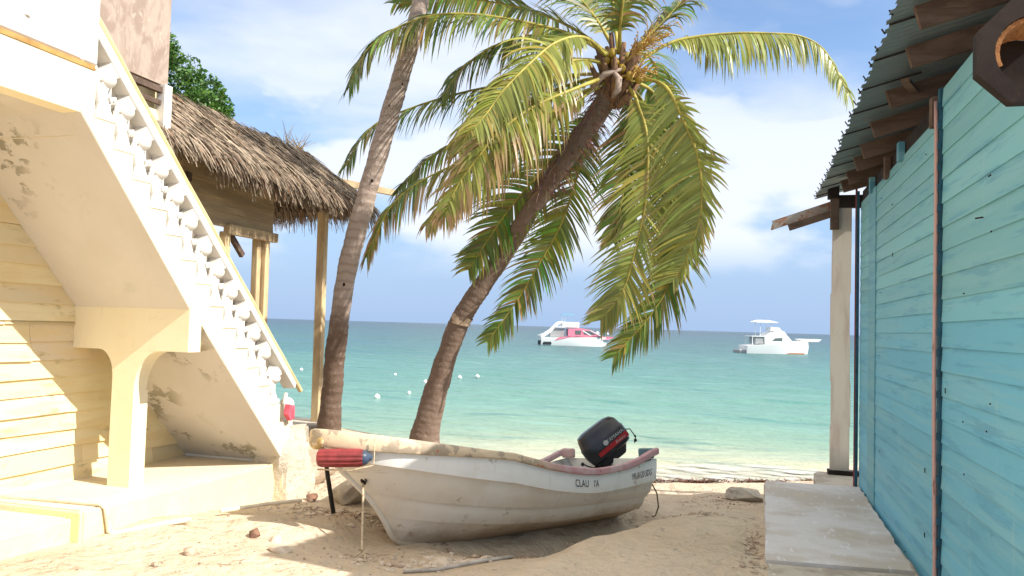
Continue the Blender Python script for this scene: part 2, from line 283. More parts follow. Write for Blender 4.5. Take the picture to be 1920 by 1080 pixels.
# yachts
YWHITE = Mat('yacht_white', (.80, .79, .77, 1), .35, .5).m; YPINK = Mat('yacht_pink', (.72, .22, .30, 1), .35, .5).m
YGLASS = Mat('yacht_glass', (.10, .13, .13, 1), .15, .6).m; YRUST = simple('rust_stain', (.42, .20, .09, 1), .7).m; YGREY = Mat('yacht_grey', (.30, .31, .31, 1), .5, .4).m
YBLUE = Mat('awning_blue', (.15, .55, .70, 1), .6, .3).m; YDARK = Mat('engine_dark', (.03, .04, .04, 1), .5, .4).m
BUOY = Mat('buoy_white', (.82, .82, .80, 1), .5, .4).m
ROCK = []
for i, (a, b) in enumerate((((.50, .40, .30, 1), (.30, .22, .16, 1)), ((.62, .52, .41, 1), (.45, .36, .27, 1)), ((.26, .15, .10, 1), (.14, .08, .06, 1)))):
    m = Mat('rock_%s' % ('tan', 'pale', 'red_brown')[i], a, .95, .1); m.mix(m.ramp(m.noise(9, 7, .65), .4, .62), b); m.bump(m.noise(22, 6, .65), .8, .02); ROCK.append(m.m)
WEED = simple('brown_seaweed', (.10, .05, .025, 1), .9, .4, 20).m
WEED2 = leafmat('dry_seaweed', .05, .9)

# ------------------------------------------------------------------ helpers
def tag(o, label=None, cat=None, group=None, kind=None):
    for k, v in (('label', label), ('category', cat), ('group', group), ('kind', kind)):
        if v: o[k] = v
    return o
def empty(name, loc=(0, 0, 0), rz=0.0):
    o = bpy.data.objects.new(name, None); col.objects.link(o); o.location = loc; o.rotation_euler = (0, 0, rz); o.empty_display_size = .2; return o
class MB:
    def __init__(s): s.v = []; s.f = []; s.mi = []; s.col = None; s.k = 0; s.uv = None
    def add(s, vs, fs, k=None, c=None):
        o = len(s.v); s.v += [Vector(v) for v in vs]; s.f += [tuple(i+o for i in f) for f in fs]; s.mi += [s.k if k is None else k]*len(fs)
        if c is not None:
            if s.col is None: s.col = []
            s.col += list(c) if isinstance(c, list) else [c]*len(vs)
        return s
    def box(s, c, d, M=None, k=None, bev=0.0):
        x, y, z = (q/2 for q in d); c = Vector(c)
        if bev:
            b = min(bev, x*.9, y*.9, z*.9); pts = []
            for sx in (-1, 1):
                for sy in (-1, 1):
                    for sz in (-1, 1):
                        pts += [Vector((sx*(x-b), sy*(y-b), sz*z)), Vector((sx*(x-b), sy*y, sz*(z-b))), Vector((sx*x, sy*(y-b), sz*(z-b)))]
            bm = bmesh.new(); vv = [bm.verts.new(p) for p in pts]; r = bmesh.ops.convex_hull(bm, input=vv); bm.verts.index_update()
            vs = [v.co.copy() for v in bm.verts]; fs = [tuple(v.index for v in f.verts) for f in bm.faces]; bm.free()
        else:
            vs = [Vector((a*x, b*y, e*z)) for a in (-1, 1) for b in (-1, 1) for e in (-1, 1)]
            fs = [(0, 1, 3, 2), (4, 6, 7, 5), (0, 4, 5, 1), (2, 3, 7, 6), (0, 2, 6, 4), (1, 5, 7, 3)]
        if M is not None: vs = [M @ v for v in vs]
        return s.add([v+c for v in vs], fs, k)
    def beam(s, a, b, w, h, up=(0, 0, 1), k=None, bev=0.0):   # rectangular bar from a to b
        a, b = Vector(a), Vector(b); t = (b-a); L = t.length; t.normalize(); u = Vector(up); sd_ = t.cross(u).normalized(); u = sd_.cross(t)
        M = Matrix((sd_, t, u)).transposed(); return s.box((a+b)/2, (w, L, h), M, k, bev)
    def tube(s, pts, rads, n=10, cap=True, k=None, closed=False):
        pts = [Vector(p) for p in pts]; N = len(pts)
        if isinstance(rads, (int, float)): rads = [rads]*N
        vs = []; fs = []; ref = None
        for i, p in enumerate(pts):
            t = (pts[min(i+1, N-1)]-pts[max(i-1, 0)]).normalized()
            if ref is None: ref = Vector((0, 0, 1)).cross(t); ref = ref if ref.length > .1 else Vector((1, 0, 0)); ref.normalize()
            ref = (ref - t*ref.dot(t)).normalized(); b = t.cross(ref)
            for j in range(n):
                a = 2*pi*j/n; vs.append(p+(ref*cos(a)+b*sin(a))*rads[i])
        for i in range(N-1):
            for j in range(n): fs.append((i*n+j, i*n+(j+1) % n, (i+1)*n+(j+1) % n, (i+1)*n+j))
        if cap: fs += [tuple(range(n))[::-1], tuple((N-1)*n+j for j in range(n))]
        return s.add(vs, fs, k)
    def lathe(s, prof, c, n=20, M=None, k=None):
        vs = []; fs = []; c = Vector(c)
        for r, z in prof:
            for j in range(n):
                v = Vector((r*cos(2*pi*j/n), r*sin(2*pi*j/n), z)); vs.append((M @ v if M is not None else v)+c)
        for i in range(len(prof)-1):
            for j in range(n): fs.append((i*n+j, i*n+(j+1) % n, (i+1)*n+(j+1) % n, (i+1)*n+j))
        fs += [tuple(range(n))[::-1], tuple((len(prof)-1)*n+j for j in range(n))]
        return s.add(vs, fs, k)
    def ball(s, c, r, n=14, sc=(1, 1, 1), k=None):
        prof = [(max(1e-4, r*sin(pi*i/(n//2+2))), -r*cos(pi*i/(n//2+2))) for i in range(n//2+3)]
        return s.lathe(prof, c, n, Matrix.Diagonal(Vector(sc)), k)
    def prism(s, poly, axis, a, b, k=None):       # poly in the plane across the axis ('x': (y,z), 'y': (x,z), 'z': (x,y))
        n = len(poly)
        mk = {'x': lambda t, p: (t, p[0], p[1]), 'y': lambda t, p: (p[0], t, p[1]), 'z': lambda t, p: (p[0], p[1], t)}[axis]
        vs = [mk(a, p) for p in poly]+[mk(b, p) for p in poly]
        fs = [tuple(range(n))[::-1], tuple(range(n, 2*n))]+[(i, (i+1) % n, n+(i+1) % n, n+i) for i in range(n)]
        return s.add(vs, fs, k)
    def build(s, name, mat, parent=None, smooth=False, loc=None, bevel=0):
        me = bpy.data.meshes.new(name); off_ = Vector(loc) if loc is not None else Vector((0, 0, 0))
        me.from_pydata([v-off_ for v in s.v], [], s.f)
        for mm in (mat if isinstance(mat, (list, tuple)) else [mat]): me.materials.append(mm)
        if any(s.mi): me.polygons.foreach_set('material_index', s.mi)
        if s.col is not None:
            ca = me.color_attributes.new('Col', 'FLOAT_COLOR', 'POINT'); ca.data.foreach_set('color', [x for c in s.col for x in (c[0], c[1], c[2], 1.0)])
        if smooth:
            me.polygons.foreach_set('use_smooth', [True]*len(me.polygons))
        me.validate(); me.update()
        if s.col is None:
            bm = bmesh.new(); bm.from_mesh(me); bmesh.ops.recalc_face_normals(bm, faces=bm.faces); bm.to_mesh(me); bm.free()
        o = bpy.data.objects.new(name, me); col.objects.link(o)
        if parent is not None: o.parent = parent
        if loc is not None: o.location = loc
        if bevel:
            b = o.modifiers.new('bevel', 'BEVEL'); b.width = bevel; b.segments = 2; b.limit_method = 'ANGLE'
        if smooth == 'auto':
            me.set_sharp_from_angle(angle=rad(35))
        return o
def copy_tree(o, parent=None):
    c = o.copy(); col.objects.link(c)
    if parent is not None: c.parent = parent
    for ch in [x for x in scene.objects if x.parent == o]: copy_tree(ch, c)
    return c
def cat_rom(P, n):
    P = [Vector(p) for p in P]; Q = [P[0]*2-P[1]]+P+[P[-1]*2-P[-2]]; out = []
    seg = len(P)-1
    for i in range(n):
        t = i/(n-1)*seg; k = min(int(t), seg-1); t -= k; a, b, c, d = Q[k:k+4]
        out.append(.5*((2*b)+(c-a)*t+(2*a-5*b+4*c-d)*t*t+(3*b-a-3*c+d)*t**3))
    return out
def lerp(a, b, t): return a+(b-a)*t
def sstep(a, b, x): t = max(0, min(1, (x-a)/(b-a))); return t*t*(3-2*t)
def interp(tab, x):
    if x <= tab[0][0]: return tab[0][1]
    for (a, u), (b, v) in zip(tab, tab[1:]):
        if x <= b: return u+(v-u)*(x-a)/(b-a)
    return tab[-1][1]
def text_mesh(s, size=1.0, ext=0.0):
    cu = bpy.data.curves.new('t', 'FONT'); cu.body = s; cu.size = size; cu.align_x = 'CENTER'; cu.align_y = 'CENTER'; cu.extrude = ext
    ob = bpy.data.objects.new('t', cu); col.objects.link(ob)
    dg = bpy.context.evaluated_depsgraph_get(); dg.update(); me = bpy.data.meshes.new_from_object(ob.evaluated_get(dg))
    bpy.data.objects.remove(ob); bpy.data.curves.remove(cu); return me

# ------------------------------------------------------------------ ground
ANCH = [(-2.73, 6.5, .47), (-3.08, 6.87, .44), (-1.05, 9.0, .40), (-3.92, 6.99, .62), (-4.29, 6.24, .72), (-3.81, 4.92, .74), (-3.22, 5.31, .66), (-2.6, 4.9, .64), (-1.54, 6.06, .60),
        (.15, 8.2, .60), (.1, 6.5, .66), (.23, 10.38, .46), (-1.12, 6.05, .64), (-4.85, 4.35, .80), (-4.85, 5.5, .80), (-6.24, 10.95, .84), (-5.9, 10.7, .80), (-4.6, 11.2, .70), (-3.6, 12.3, .3), (-6, 12.8, .45), (-3.0, 11.0, .38), (-4.2, 8.8, .66), (-3.3, 9.0, .5),
        (-2.0, 8.0, .38), (1.3, 7, .70), (1.3, 11, .62), (3, 9, .7), (-9, 8, .9), (-9, 3, .9), (0, 2, .8), (4, 3, .8), (-3, 2, .8), (-1.3, 11, .24), (.2, 11.6, .28), (-5, 9.8, .74), (-.9, 8.9, .34), (-1.7, 7.9, .26), (-1.25, 8.4, .24), (-2.1, 7.45, .34)]
MX = [(4.4, -2.1), (5.4, -1.7), (6.0, -1.5), (7.0, -1.36), (7.5, -1.06), (8.08, -.77), (9.2, .17), (9.8, 1.0)]
def shore_y(x): return 13.7+.42*(x+.8) if x > -1.5 else 13.4+(-1.5-x)*.38 if x > -7 else 15.5+(-7-x)*.3
def ground_z(x, y):
    sw = sz = 0
    for ax, ay, az in ANCH:
        w = 1/((x-ax)**2+(y-ay)**2+.06)**1.6; sw += w; sz += w*az
    z = sz/sw
    xt = interp(MX, y)+.10*noise.noise(Vector((y*2.1, 4, 0))); P_ = sstep(xt-.26, xt+.16, x)*sstep(9.9, 9.0, y)*sstep(3.2, 5.0, y)
    z = lerp(z, .70-.06*sstep(6.2, 5.0, y)-.05*sstep(7.5, 9.2, y)+.03*noise.noise(Vector((x*.8, y*.8, 0))), P_)
    ax_, ay_, bx_, by_ = -2.45, 7.15, -.95, 9.15; tt = max(0, min(1, ((x-ax_)*(bx_-ax_)+(y-ay_)*(by_-ay_))/((bx_-ax_)**2+(by_-ay_)**2)))
    d2 = (x-ax_-tt*(bx_-ax_))**2+(y-ay_-tt*(by_-ay_))**2; z -= .25*exp(-d2/.06)*(1-P_)*(.35+.65*tt)
    sy_ = shore_y(x); beach = .02+(sy_-y)*.095
    k = sstep(sy_-2.4, sy_-.6, y); z = lerp(z, min(z, beach), k)
    if y > sy_: z = max(-1.2, -.10*(y-sy_)+.02)
    n = noise.noise(Vector((x*1.3, y*1.3, 3)))*.035+noise.noise(Vector((x*3.7, y*3.7, 9)))*.018+noise.noise(Vector((x*9, y*9, 1)))*.007
    return z+n*(1-k*.8)
g = MB()
xs = [-60, -40, -25, -16, -12]+[-9.5+.11*i for i in range(0, 114)]+[3.4, 5, 8, 14, 25, 40, 60]
ys = [-15, -8, -3, 0, 1.5]+[2.6+.11*i for i in range(0, 108)]+[15, 17, 20, 25, 32]
vs = [(x, y, ground_z(x, y) if -12 < x < 5 else (.7 if y < shore_y(x) else -1.2)) for y in ys for x in xs]; nx = len(xs)
g.add(vs, [(j*nx+i, j*nx+i+1, (j+1)*nx+i+1, (j+1)*nx+i) for j in range(len(ys)-1) for i in range(nx-1)])
tag(g.build('sand', SAND, smooth=True), kind='structure')

# sea : one sheet reaching the horizon, waves as geometry near the shore
g = MB(); rows = []; y = 11.2; stp = .16
while y < 9000:
    rows.append(y); stp = max(.16, (y-8)*.010); y += stp
NXS = 240; vs = []
for y in rows:
    half = 34+y*1.2 if y < 4000 else y*1.5
    for i in range(NXS+1):
        t = (i/NXS*2-1); x = half*(.35*t+.65*t**3)-.12*y*.5
        a = min(1, max(0, (y-shore_y(x))/14)); fade = 1/(1+(y/90)**2)
        dz = 0
        if y < 500:
            u = y*cos(.24)-x*sin(.24); v = x*cos(.24)+y*sin(.24)
            dz = noise.noise(Vector((v*.16, u*.55, 0)))*.13+noise.noise(Vector((v*.5, u*1.25, 5)))*.055+noise.noise(Vector((v*1.3, u*2.6, 8)))*.022
            br = u-15.2-.5*sin(v*.35)-noise.noise(Vector((v*.2, 0, 2)))*1.2
            dz = dz*a*fade+.055*exp(-(br/.28)**2)*(1-.3*sin(v*.6))
        vs.append((x, y, dz))
n1_ = NXS+1
g.add(vs, [(j*n1_+i, j*n1_+i+1, (j+1)*n1_+i+1, (j+1)*n1_+i) for j in range(len(rows)-1) for i in range(NXS)])
tag(g.build('sea', SEA, smooth=True), kind='structure')
# lacy foam left by the last wave
g = MB(); N = 90; vs = []
for i in range(N+1):
    x = -2.6+i*10.6/N; s0 = shore_y(x)-1.0+.16*sin(x*2.1)+.1*sin(x*5.3+1); s1 = shore_y(x)+1.3+.4*sin(x*1.1+2)
    for j in range(9):
        yy = lerp(s0, s1, j/8); vs.append((x, yy, max(ground_z(x, yy), .02)+.012+.012*noise.noise(Vector((x*3, yy*3, 0)))))
g.add(vs, [(i*9+j, (i+1)*9+j, (i+1)*9+j+1, i*9+j+1) for i in range(N) for j in range(8)])
tag(g.build('foam', FOAM, smooth=True), kind='stuff', label='white lacy foam washing up the sand at the waterline', cat='foam')

# ------------------------------------------------------------------ clapboard wall
def clapboards(plane_x, facing, y0, y1, z0, z1, hgt, mat, name, parent, lap=.018, jitter=.004, thick=.10, cuts=None, sag=.006, colf=None):
    g = MB(); z = z0; nb = 0; colf = colf or (lambda z, r: (1, 1, 1)); r = random.Random(len(name)+int(y0*10))
    while z < z1-.01:
        h = hgt*(1+r.uniform(-.07, .07)); zt = min(z1, z+h); seg = cuts(z, r) if cuts else [y0, y1]
        for a, b in zip(seg, seg[1:]):
            ns = max(1, int((b-a)/.5)); vs = []; j = r.uniform(0, jitter); ph = r.uniform(0, 9)
            for i in range(ns+1):
                yy = a+.0015+(b-a-.003)*i/ns; w = sag*sin(yy*1.7+ph); xo = plane_x+facing*(lap+j+.18*lap*sin(yy*2.3+ph)); xi = plane_x+facing*.002
                vs += [(xo, yy, z-.008+w), (xi+facing*.001, yy, zt+w*.5), (plane_x-facing*.02, yy, zt+w*.5), (plane_x-facing*.02, yy, z-.008+w)]
            fs = []
            for i in range(ns):
                for q in range(4): fs.append((i*4+q, i*4+(q+1) % 4, i*4+4+(q+1) % 4, i*4+4+q))
            fs += [(0, 1, 2, 3), (ns*4+3, ns*4+2, ns*4+1, ns*4)]
            g.add(vs, fs, c=colf((z+zt)/2, r))
        z = zt; nb += 1
    g.box((plane_x-facing*(.02+thick/2), (y0+y1)/2, (z0+z1)/2), (thick-.004, y1-y0-.006, z1-z0-.02)); g.col += [(.2, .2, .2)]*(len(g.v)-len(g.col))
    o = g.build(name, mat, parent); bm = bmesh.new(); bm.from_mesh(o.data); bmesh.ops.recalc_face_normals(bm, faces=bm.faces); bm.to_mesh(o.data); bm.free(); return o
def ycol(z, r): b = r.uniform(.86, 1.08); return (.72*b, .615*b*r.uniform(.98, 1.02), .385*b*r.uniform(.9, 1.12))
def bcol(z, r):
    t = sstep(2.95, 2.45, z+r.uniform(-.12, .12)); b = r.uniform(.88, 1.10); return tuple(lerp(p, q, t)*b for p, q in zip((.185, .44, .47), (.13, .40, .53)))

# ------------------------------------------------------------------ yellow building with outside stair
YB = empty('yellow_building', (-5.8, 5.5, .8)); tag(YB, 'yellow wooden building with a steep outside stair and white scroll balusters', 'building')
YB_off = Vector(YB.location)
def ybuild(g, name, mat, parent=None, **k):
    o = g.build(name, mat, parent if parent else YB, **k)
    if parent is None: o.location = -YB_off
    return o
WX, SX, FZ = -5.8, -4.57, 1.0
def ycuts(z, r):
    s_ = [2.0]; y = 2.0+r.uniform(.6, 2.4)
    while y < 6.9: s_.append(y); y += r.uniform(1.4, 2.8)
    return s_+[7.38]
w = clapboards(WX, 1, 2.0, 7.38, FZ+.002, 2.42, .158, YBOARD, 'board_wall', YB, colf=ycol, lap=.022, jitter=.012, cuts=lambda z, r: ycuts(z, r)[:-1]+[7.38], sag=.008); w.location = -YB_off
w = clapboards(WX, 1, 2.0, 6.81, 2.425, 4.6, .158, YBOARD, 'board_wall', YB, colf=ycol, lap=.022, jitter=.012, cuts=lambda z, r: [q for q in ycuts(z, r)[:-1] if q < 6.5]+[6.81], sag=.008); w.location = -YB_off
g = MB(); g.box((WX+.03, 4.45, 6.3), (.03, 4.7, 2.9)); g.box((WX-.14, 4.40, 6.3), (.24, 4.68, 2.88)); ybuild(g, 'plywood_panel', GREYPLY)
g = MB(); g.box((WX+.045, 4.4, 4.79), (.05, 4.75, .06)); g.box((WX+.04, 4.4, 4.66), (.035, 4.7, .05)); ybuild(g, 'wall_batten', RAFTER)
g = MB(); g.box((WX+.045, 6.76, 4.2), (.10, .11, 1.3)); ybuild(g, 'corner_post', WHITE)
g = MB(); g.box((WX-2.45, 7.36, 1.6), (4.65, .04, 1.6)); g.box((WX-2.45, 6.83, 5.1), (4.65, .03, 5.3)); g.box((WX-2.4, 7.1, 2.41), (4.6, .5, .03)); g.col = [(.75, .63, .38)]*len(g.v); ybuild(g, 'end_wall', YBOARD)
# plinth in two steps
g = MB()
poly = [(-5.81, 5.0), (-4.84, 5.0), (-4.70, 7.45), (-5.81, 7.45)]
g.prism(poly, 'z', .3, FZ, k=0)
ybuild(g, 'stair_plinth', [FLOORC]); 
g = MB(); g.prism([(-4.838, 5.0), (-4.80, 5.0), (-4.655, 7.45), (-4.698, 7.45)], 'z', .3, FZ-.004); g.prism([(-5.81, 4.965), (-4.80, 4.965), (-4.80, 4.998), (-5.81, 4.998)], 'z', .3, FZ-.004); ybuild(g, 'plinth_side', PLINTH, bevel=.012)
g = MB(); g.prism([(-5.81, 1.5), (-4.93, 1.5), (-4.93, 4.963), (-5.81, 4.963)], 'z', .3, FZ-.055); ybuild(g, 'walk_plinth', FLOORC)
g = MB(); g.prism([(-4.928, 1.5), (-4.885, 1.5), (-4.885, 5.52), (-4.928, 5.52)], 'z', .3, FZ-.06); g.prism([(-4.928, 5.0), (-4.885, 5.0), (-4.83, 5.55), (-4.84, 5.0)], 'z', .3, FZ-.061); ybuild(g, 'walk_side', PLINTH, bevel=.012)

# the stair
ST = MB(); RUN = .2; RISE = .191; Y0s, Z0s = 4.66, 3.919; NS = 13
def zs(i): return Z0s-RISE*i
steps = [(Y0s+RUN*i, zs(i)) for i in range(NS+1)]
def under(y): return 3.947-1.09*(y-4.53) if y < 5.8 else 2.352-.998*(y-6.04)
outline = [(1.5, 4.26), (Y0s, 4.26)]
for i in range(NS+1): outline += [(Y0s+RUN*i, zs(i)), (Y0s+RUN*(i+1), zs(i))]
yend = Y0s+RUN*(NS+1)
outline += [(yend, FZ-.3), (7.36, FZ-.3), (7.36, 1.035), (6.04, 2.352), (5.80, 2.567), (4.53, 3.947), (1.5, 3.93)]
# outer stringer as a solid slab, split in convex strips
def strip_solid(g, x0, x1):
    ys_ = sorted(set([1.5, 4.53, 5.80, 6.04, 7.36]+[Y0s+RUN*i for i in range(NS+2)]))
    def top(y): return 4.26 if y < Y0s else zs(min(NS, int((y-Y0s)/RUN+1e-6)))
    def bot(y): return 3.93 if y < 4.53 else (under(y) if y < 7.36 else FZ-.3)
    for a, b in zip(ys_, ys_[1:]):
        m_ = (a+b)/2; t = top(m_); ba = bot(a+1e-5); bb = bot(b-1e-5); g.prism([(a, ba), (b, bb), (b, t), (a, t)], 'x', x0, x1)
STAIR = MB(); strip_solid(STAIR, SX-.16, SX); stair = ybuild(STAIR, 'staircase', YELLOW)
bm = bmesh.new(); bm.from_mesh(stair.data); bmesh.ops.remove_doubles(bm, verts=bm.verts, dist=.0005)
seen = {}
for f in bm.faces: seen.setdefault(tuple(sorted(v.index for v in f.verts)), []).append(f)
bmesh.ops.delete(bm, geom=[f for L in seen.values() if len(L) > 1 for f in L], context='FACES'); bm.to_mesh(stair.data); bm.free()
g = MB()   # treads and soffit slab behind the stringer
for i in range(NS+1): g.box(((WX+SX-.16)/2+.01, Y0s+RUN*(i+.5), zs(i)-.06), (abs(WX-SX)-.2, RUN+.004, .13))
g.box(((WX+SX-.16)/2+.01, 3.0, 4.2), (abs(WX-SX)-.2, 2.9, .12)); g.build('stair_tread', FLOORC, stair)
g = MB(); X0, X1 = WX+.012, SX-.004
pts = [(1.5, 3.922), (4.53, 3.939), (5.799, 2.558)]
for (a, za), (b, zb) in zip(pts, pts[1:]): g.prism([(a, za), (b, zb), (b, zb+.006), (a, za+.006)], 'x', X0, X1)
pts = [(5.962, 2.44), (6.045, 2.338), (7.358, 1.028)]
for (a, za), (b, zb) in zip(pts, pts[1:]): g.prism([(a, za), (b, zb), (b, zb+.006), (a, za+.006)], 'x', X0, X1)
g.build('soffit', SOFFIT, stair)
g = MB(); g.box(((X0+X1)/2, 7.41, 1.2), (X1-X0, .08, .5)); g.build('end_riser', WHITE, stair)
# bracket beam and column (one T-shaped concrete piece) : outline across the stair, with rounded haunches
def arc(cx, cz, r, a0, a1, n=8): return [(cx+r*cos(rad(lerp(a0, a1, i/n))), cz+r*sin(rad(lerp(a0, a1, i/n)))) for i in range(n+1)]
cx0, cx1 = -5.34, -5.11; zb = 2.19
L = [(X0+.004, 2.575), (X0+.004, zb)]+arc(cx0-.16, zb-.2, .2, 90, 0)[1:]
L[-1] = (cx0, zb-.2)
left = [(X0+.004, zb), (cx0-.16, zb)]+[(cx0-.16+.16*sin(rad(a)), zb-.24+.24*cos(rad(a))) for a in range(10, 91, 10)]
right = [(cx1+.26-.26*sin(rad(a)), zb-.36+.36*cos(rad(a))) for a in range(90, 9, -10)]+[(cx1+.26, zb)]
g = MB(); YC0, YC1 = 5.80, 5.96
g.box(((X0+SX)/2, (YC0+YC1)/2, (zb+2.575)/2), (SX+.004-X0, YC1-YC0, 2.575-zb))
def quadstrip(A, B):
    for (p, q), (r_, s_) in zip(zip(A, A[1:]), zip(B, B[1:])): g.prism([p, q, s_, r_], 'y', YC0+.001, YC1-.001)
hl = left[1:]; hr = right[::-1]
n_ = min(len(hl), len(hr)); 
rl = [hl[int(round(i*(len(hl)-1)/(n_-1)))] for i in range(n_)]; rr = [hr[int(round(i*(len(hr)-1)/(n_-1)))] for i in range(n_)]
cxm = (cx0+cx1)/2
quadstrip([(x_, z_) for x_, z_ in rl], [(cxm, z_-.0) for x_, z_ in rl]); quadstrip([(cxm, z_) for x_, z_ in rr], [(x_, z_) for x_, z_ in rr])
bm_ = g
g.prism([(cx0, FZ+.001), (cxm, FZ+.001), (cxm, rl[-1][1]), (cx0, rl[-1][1])], 'y', YC0+.001, YC1+.02); g.prism([(cxm, FZ+.001), (cx1, FZ+.001), (cx1, rr[-1][1]), (cxm, rr[-1][1])], 'y', YC0+.001, YC1+.02)
g.build('support_column', YELLOW, stair)
# handrail : plaster coping with a wooden rod on it
def rail_z(y): return 4.728-.97*(y-4.60)
g = MB(); a, b = 3.98, 7.55; g.prism([(a, rail_z(a)-.15), (b, rail_z(b)-.11), (b+.03, rail_z(b)-.05), (a, rail_z(a)-.03)], 'x', SX-.16, SX-.01); g.build('rail_coping', WHITE, stair, bevel=.012)
g = MB(); pp = [(SX-.03, 3.9+.2*i, rail_z(3.9+.2*i)-.005+.006*sin(i*1.9)) for i in range(20)]; pp[-1] = (SX-.03, 7.69, rail_z(7.69)); g.tube(pp, .026, 8); g.build('handrail', RODW, stair, smooth='auto')
# one scroll baluster (origin on its step)
def baluster_mb():
    g = MB(); H = .66
    g.box((0, .10, .035), (.13, .17, .07), bev=.012)
    body = [(.03, .05), (.175, .05), (.155, .10), (.125, .17), (.12, .235), (.14, .28), (.09, .30), (.065, .28), (.052, .22), (.045, .13)]
    g.prism(body, 'x', -.045, .045)
    sc = []
    for i in range(15):
        a = rad(200-i*22); r = .080-.003*i; sc.append((.034, .12+r*cos(a), .325+r*sin(a)))
    g.tube(sc, [.018]*15, 8)
    g.tube([(.032, .035, .30), (.034, .04, .22), (.034, .06, .14), (.032, .08, .07)], [.018, .024, .026, .022], 8)
    g.ball((.02, .125, .325), .066, 14, (1, 1, 1))
    g.prism([(.085, .36), (.165, .345), (.225, .375), (.205, .425), (.145, .475), (.115, .42)], 'x', -.046, .046)
    g.prism([(.055, .04), (.2, .04), (.2, .30), (.13, .375), (.06, .36)], 'x', -.045, .0)
    g.prism([(-.01, .39), (.0, .36), (.05, .385), (.045, .41)], 'x', -.045, .02)
    return g
g = MB()
for i in range(NS): ya, yb_ = Y0s+RUN*i, Y0s+RUN*(i+1); g.prism([(ya, zs(i)-.01), (yb_, zs(i)-.01), (yb_, rail_z(yb_)-.10), (ya, rail_z(ya)-.10)], 'x', SX-.162, SX-.145)
g.build('parapet_back', simple('tan_plaster', (.74, .66, .56, 1), .9, .12, 6).m, stair)
first = None
for i in range(NS):
    if first is None: o = first = baluster_mb().build('baluster', WHITE, stair, smooth='auto'); 
    else: o = first.copy(); col.objects.link(o); o.parent = stair
    o.location = (SX-.075, Y0s+RUN*i+.005, zs(i)+.002)
    o.scale = (1.15, 1.12+.03*sin(i*2.3), 1+.02*sin(i*1.7)) if i < NS-1 else (1.1, 1.05, .8); o.rotation_euler = (.02*sin(i*3.1), 0, .03*sin(i*1.3))
g = MB(); g.box((SX-.075, 7.48, 1.47), (.12, .14, .24), bev=.02); g.ball((SX-.07, 7.50, 1.60), .075); g.tube([(SX-.05, 7.44, 1.5), (SX-.04, 7.40, 1.62), (SX-.05, 7.44, 1.72)], .022, 8); g.build('newel', WHITE, stair, smooth='auto')
# landing parapet: block wall with relief, brown strip under it
g = MB(); g.box((SX-.085, 3.05, 4.70), (.15, 3.1, .80), bev=.02); g.box((SX-.07, 4.59, 4.62), (.17, .15, .66), bev=.02)
for i in range(9):
    yy = 4.2-.32*i; g.ball((SX-.01, yy, 4.72), .09, 12, (.5, 1, 1)); g.tube([(SX-.012, yy-.13, 4.45), (SX-.005, yy-.10, 4.62), (SX-.01, yy+.05, 4.88), (SX-.012, yy+.12, 4.95)], .022, 8)
g.build('landing_parapet', WHITE, stair, smooth='auto')
g = MB(); g.box((SX-.075, 3.06, 4.278), (.165, 3.16, .034)); g.build('landing_strip', simple('ochre_strip', (.46, .27, .09, 1), .8).m, stair)
# broken plaster pier at the foot of the stair
g = MB(); r = random.Random(3); vs = []; NJ = 14; NI = 10
for i in range(NI+1):
    z = lerp(.45, 1.36, i/NI)
    for j in range(NJ):
        a = 2*pi*j/NJ; q = noise.noise(Vector((cos(a)*1.5, sin(a)*1.5, z*2.5)))
        rx, ry = .21*(1-.35*(i/NI)**2)+.13*q, .27*(1-.4*(i/NI)**2)+.13*q; vs.append((SX-.12+rx*(abs(cos(a))**.6)*(1 if cos(a) > 0 else -1), 7.60+ry*(abs(sin(a))**.6)*(1 if sin(a) > 0 else -1), z+.03*q))
fs = [(i*NJ+j, i*NJ+(j+1) % NJ, (i+1)*NJ+(j+1) % NJ, (i+1)*NJ+j) for i in range(NI) for j in range(NJ)]+[tuple(NI*NJ+j for j in range(NJ))]
g.add(vs, fs); m = Mat('crumbling_plaster', (.60, .52, .41, 1), .95, .1); m.mix(m.ramp(m.noise(5, 7, .7), .45, .6), (.70, .61, .45, 1)); m.mix(m.ramp(m.noise(1, 8, .75, scale=(12, 12, 3)), .58, .66), (.25, .21, .16, 1)); m.bump(m.noise(9, 7, .7), 1, .05)
g.build('foot_pier', m.m, stair, smooth='auto')

o = MB(); o.add([(-.03, 0, .0), (.0, .08, -.02), (.01, .09, -.15), (-.01, .02, -.17), (-.03, -.03, -.10)]+[(.03, 0, .0), (.035, .08, -.02), (.03, .09, -.15), (.03, .02, -.17), (.03, -.03, -.10)],
      [(0, 1, 2, 3, 4), (9, 8, 7, 6, 5)]+[(i, (i+1) % 5, 5+(i+1) % 5, 5+i) for i in range(5)])
c = o.build('cloth', PINKCLOTH, None); c.location = (SX+.045, 7.33, 1.62); tag(c, 'small pink cloth hanging on the lowest white baluster', 'cloth')

# pipe on the plinth
g = MB(); g.tube([(-5.75, 5.10, 1.005), (-5.2, 5.14, 1.018), (-4.80, 5.16, 1.02), (-4.765, 5.18, .99), (-4.76, 5.22, .80), (-4.74, 5.25, .775), (-4.55, 5.55, .80), (-4.47, 5.80, .79)], .022, 10)
tag(g.build('pipe', PVC, smooth='auto'), 'cream plastic pipe crossing the concrete step and dropping to the sand', 'pipe')
g = MB(); g.tube([(-4.50, 6.25, .76), (-4.30, 6.65, .76), (-4.13, 7.0, .74)], .018, 8)
tag(g.build('pipe', PVC, smooth='auto'), 'short pale pipe lying on the sand at the foot of the stair', 'pipe')

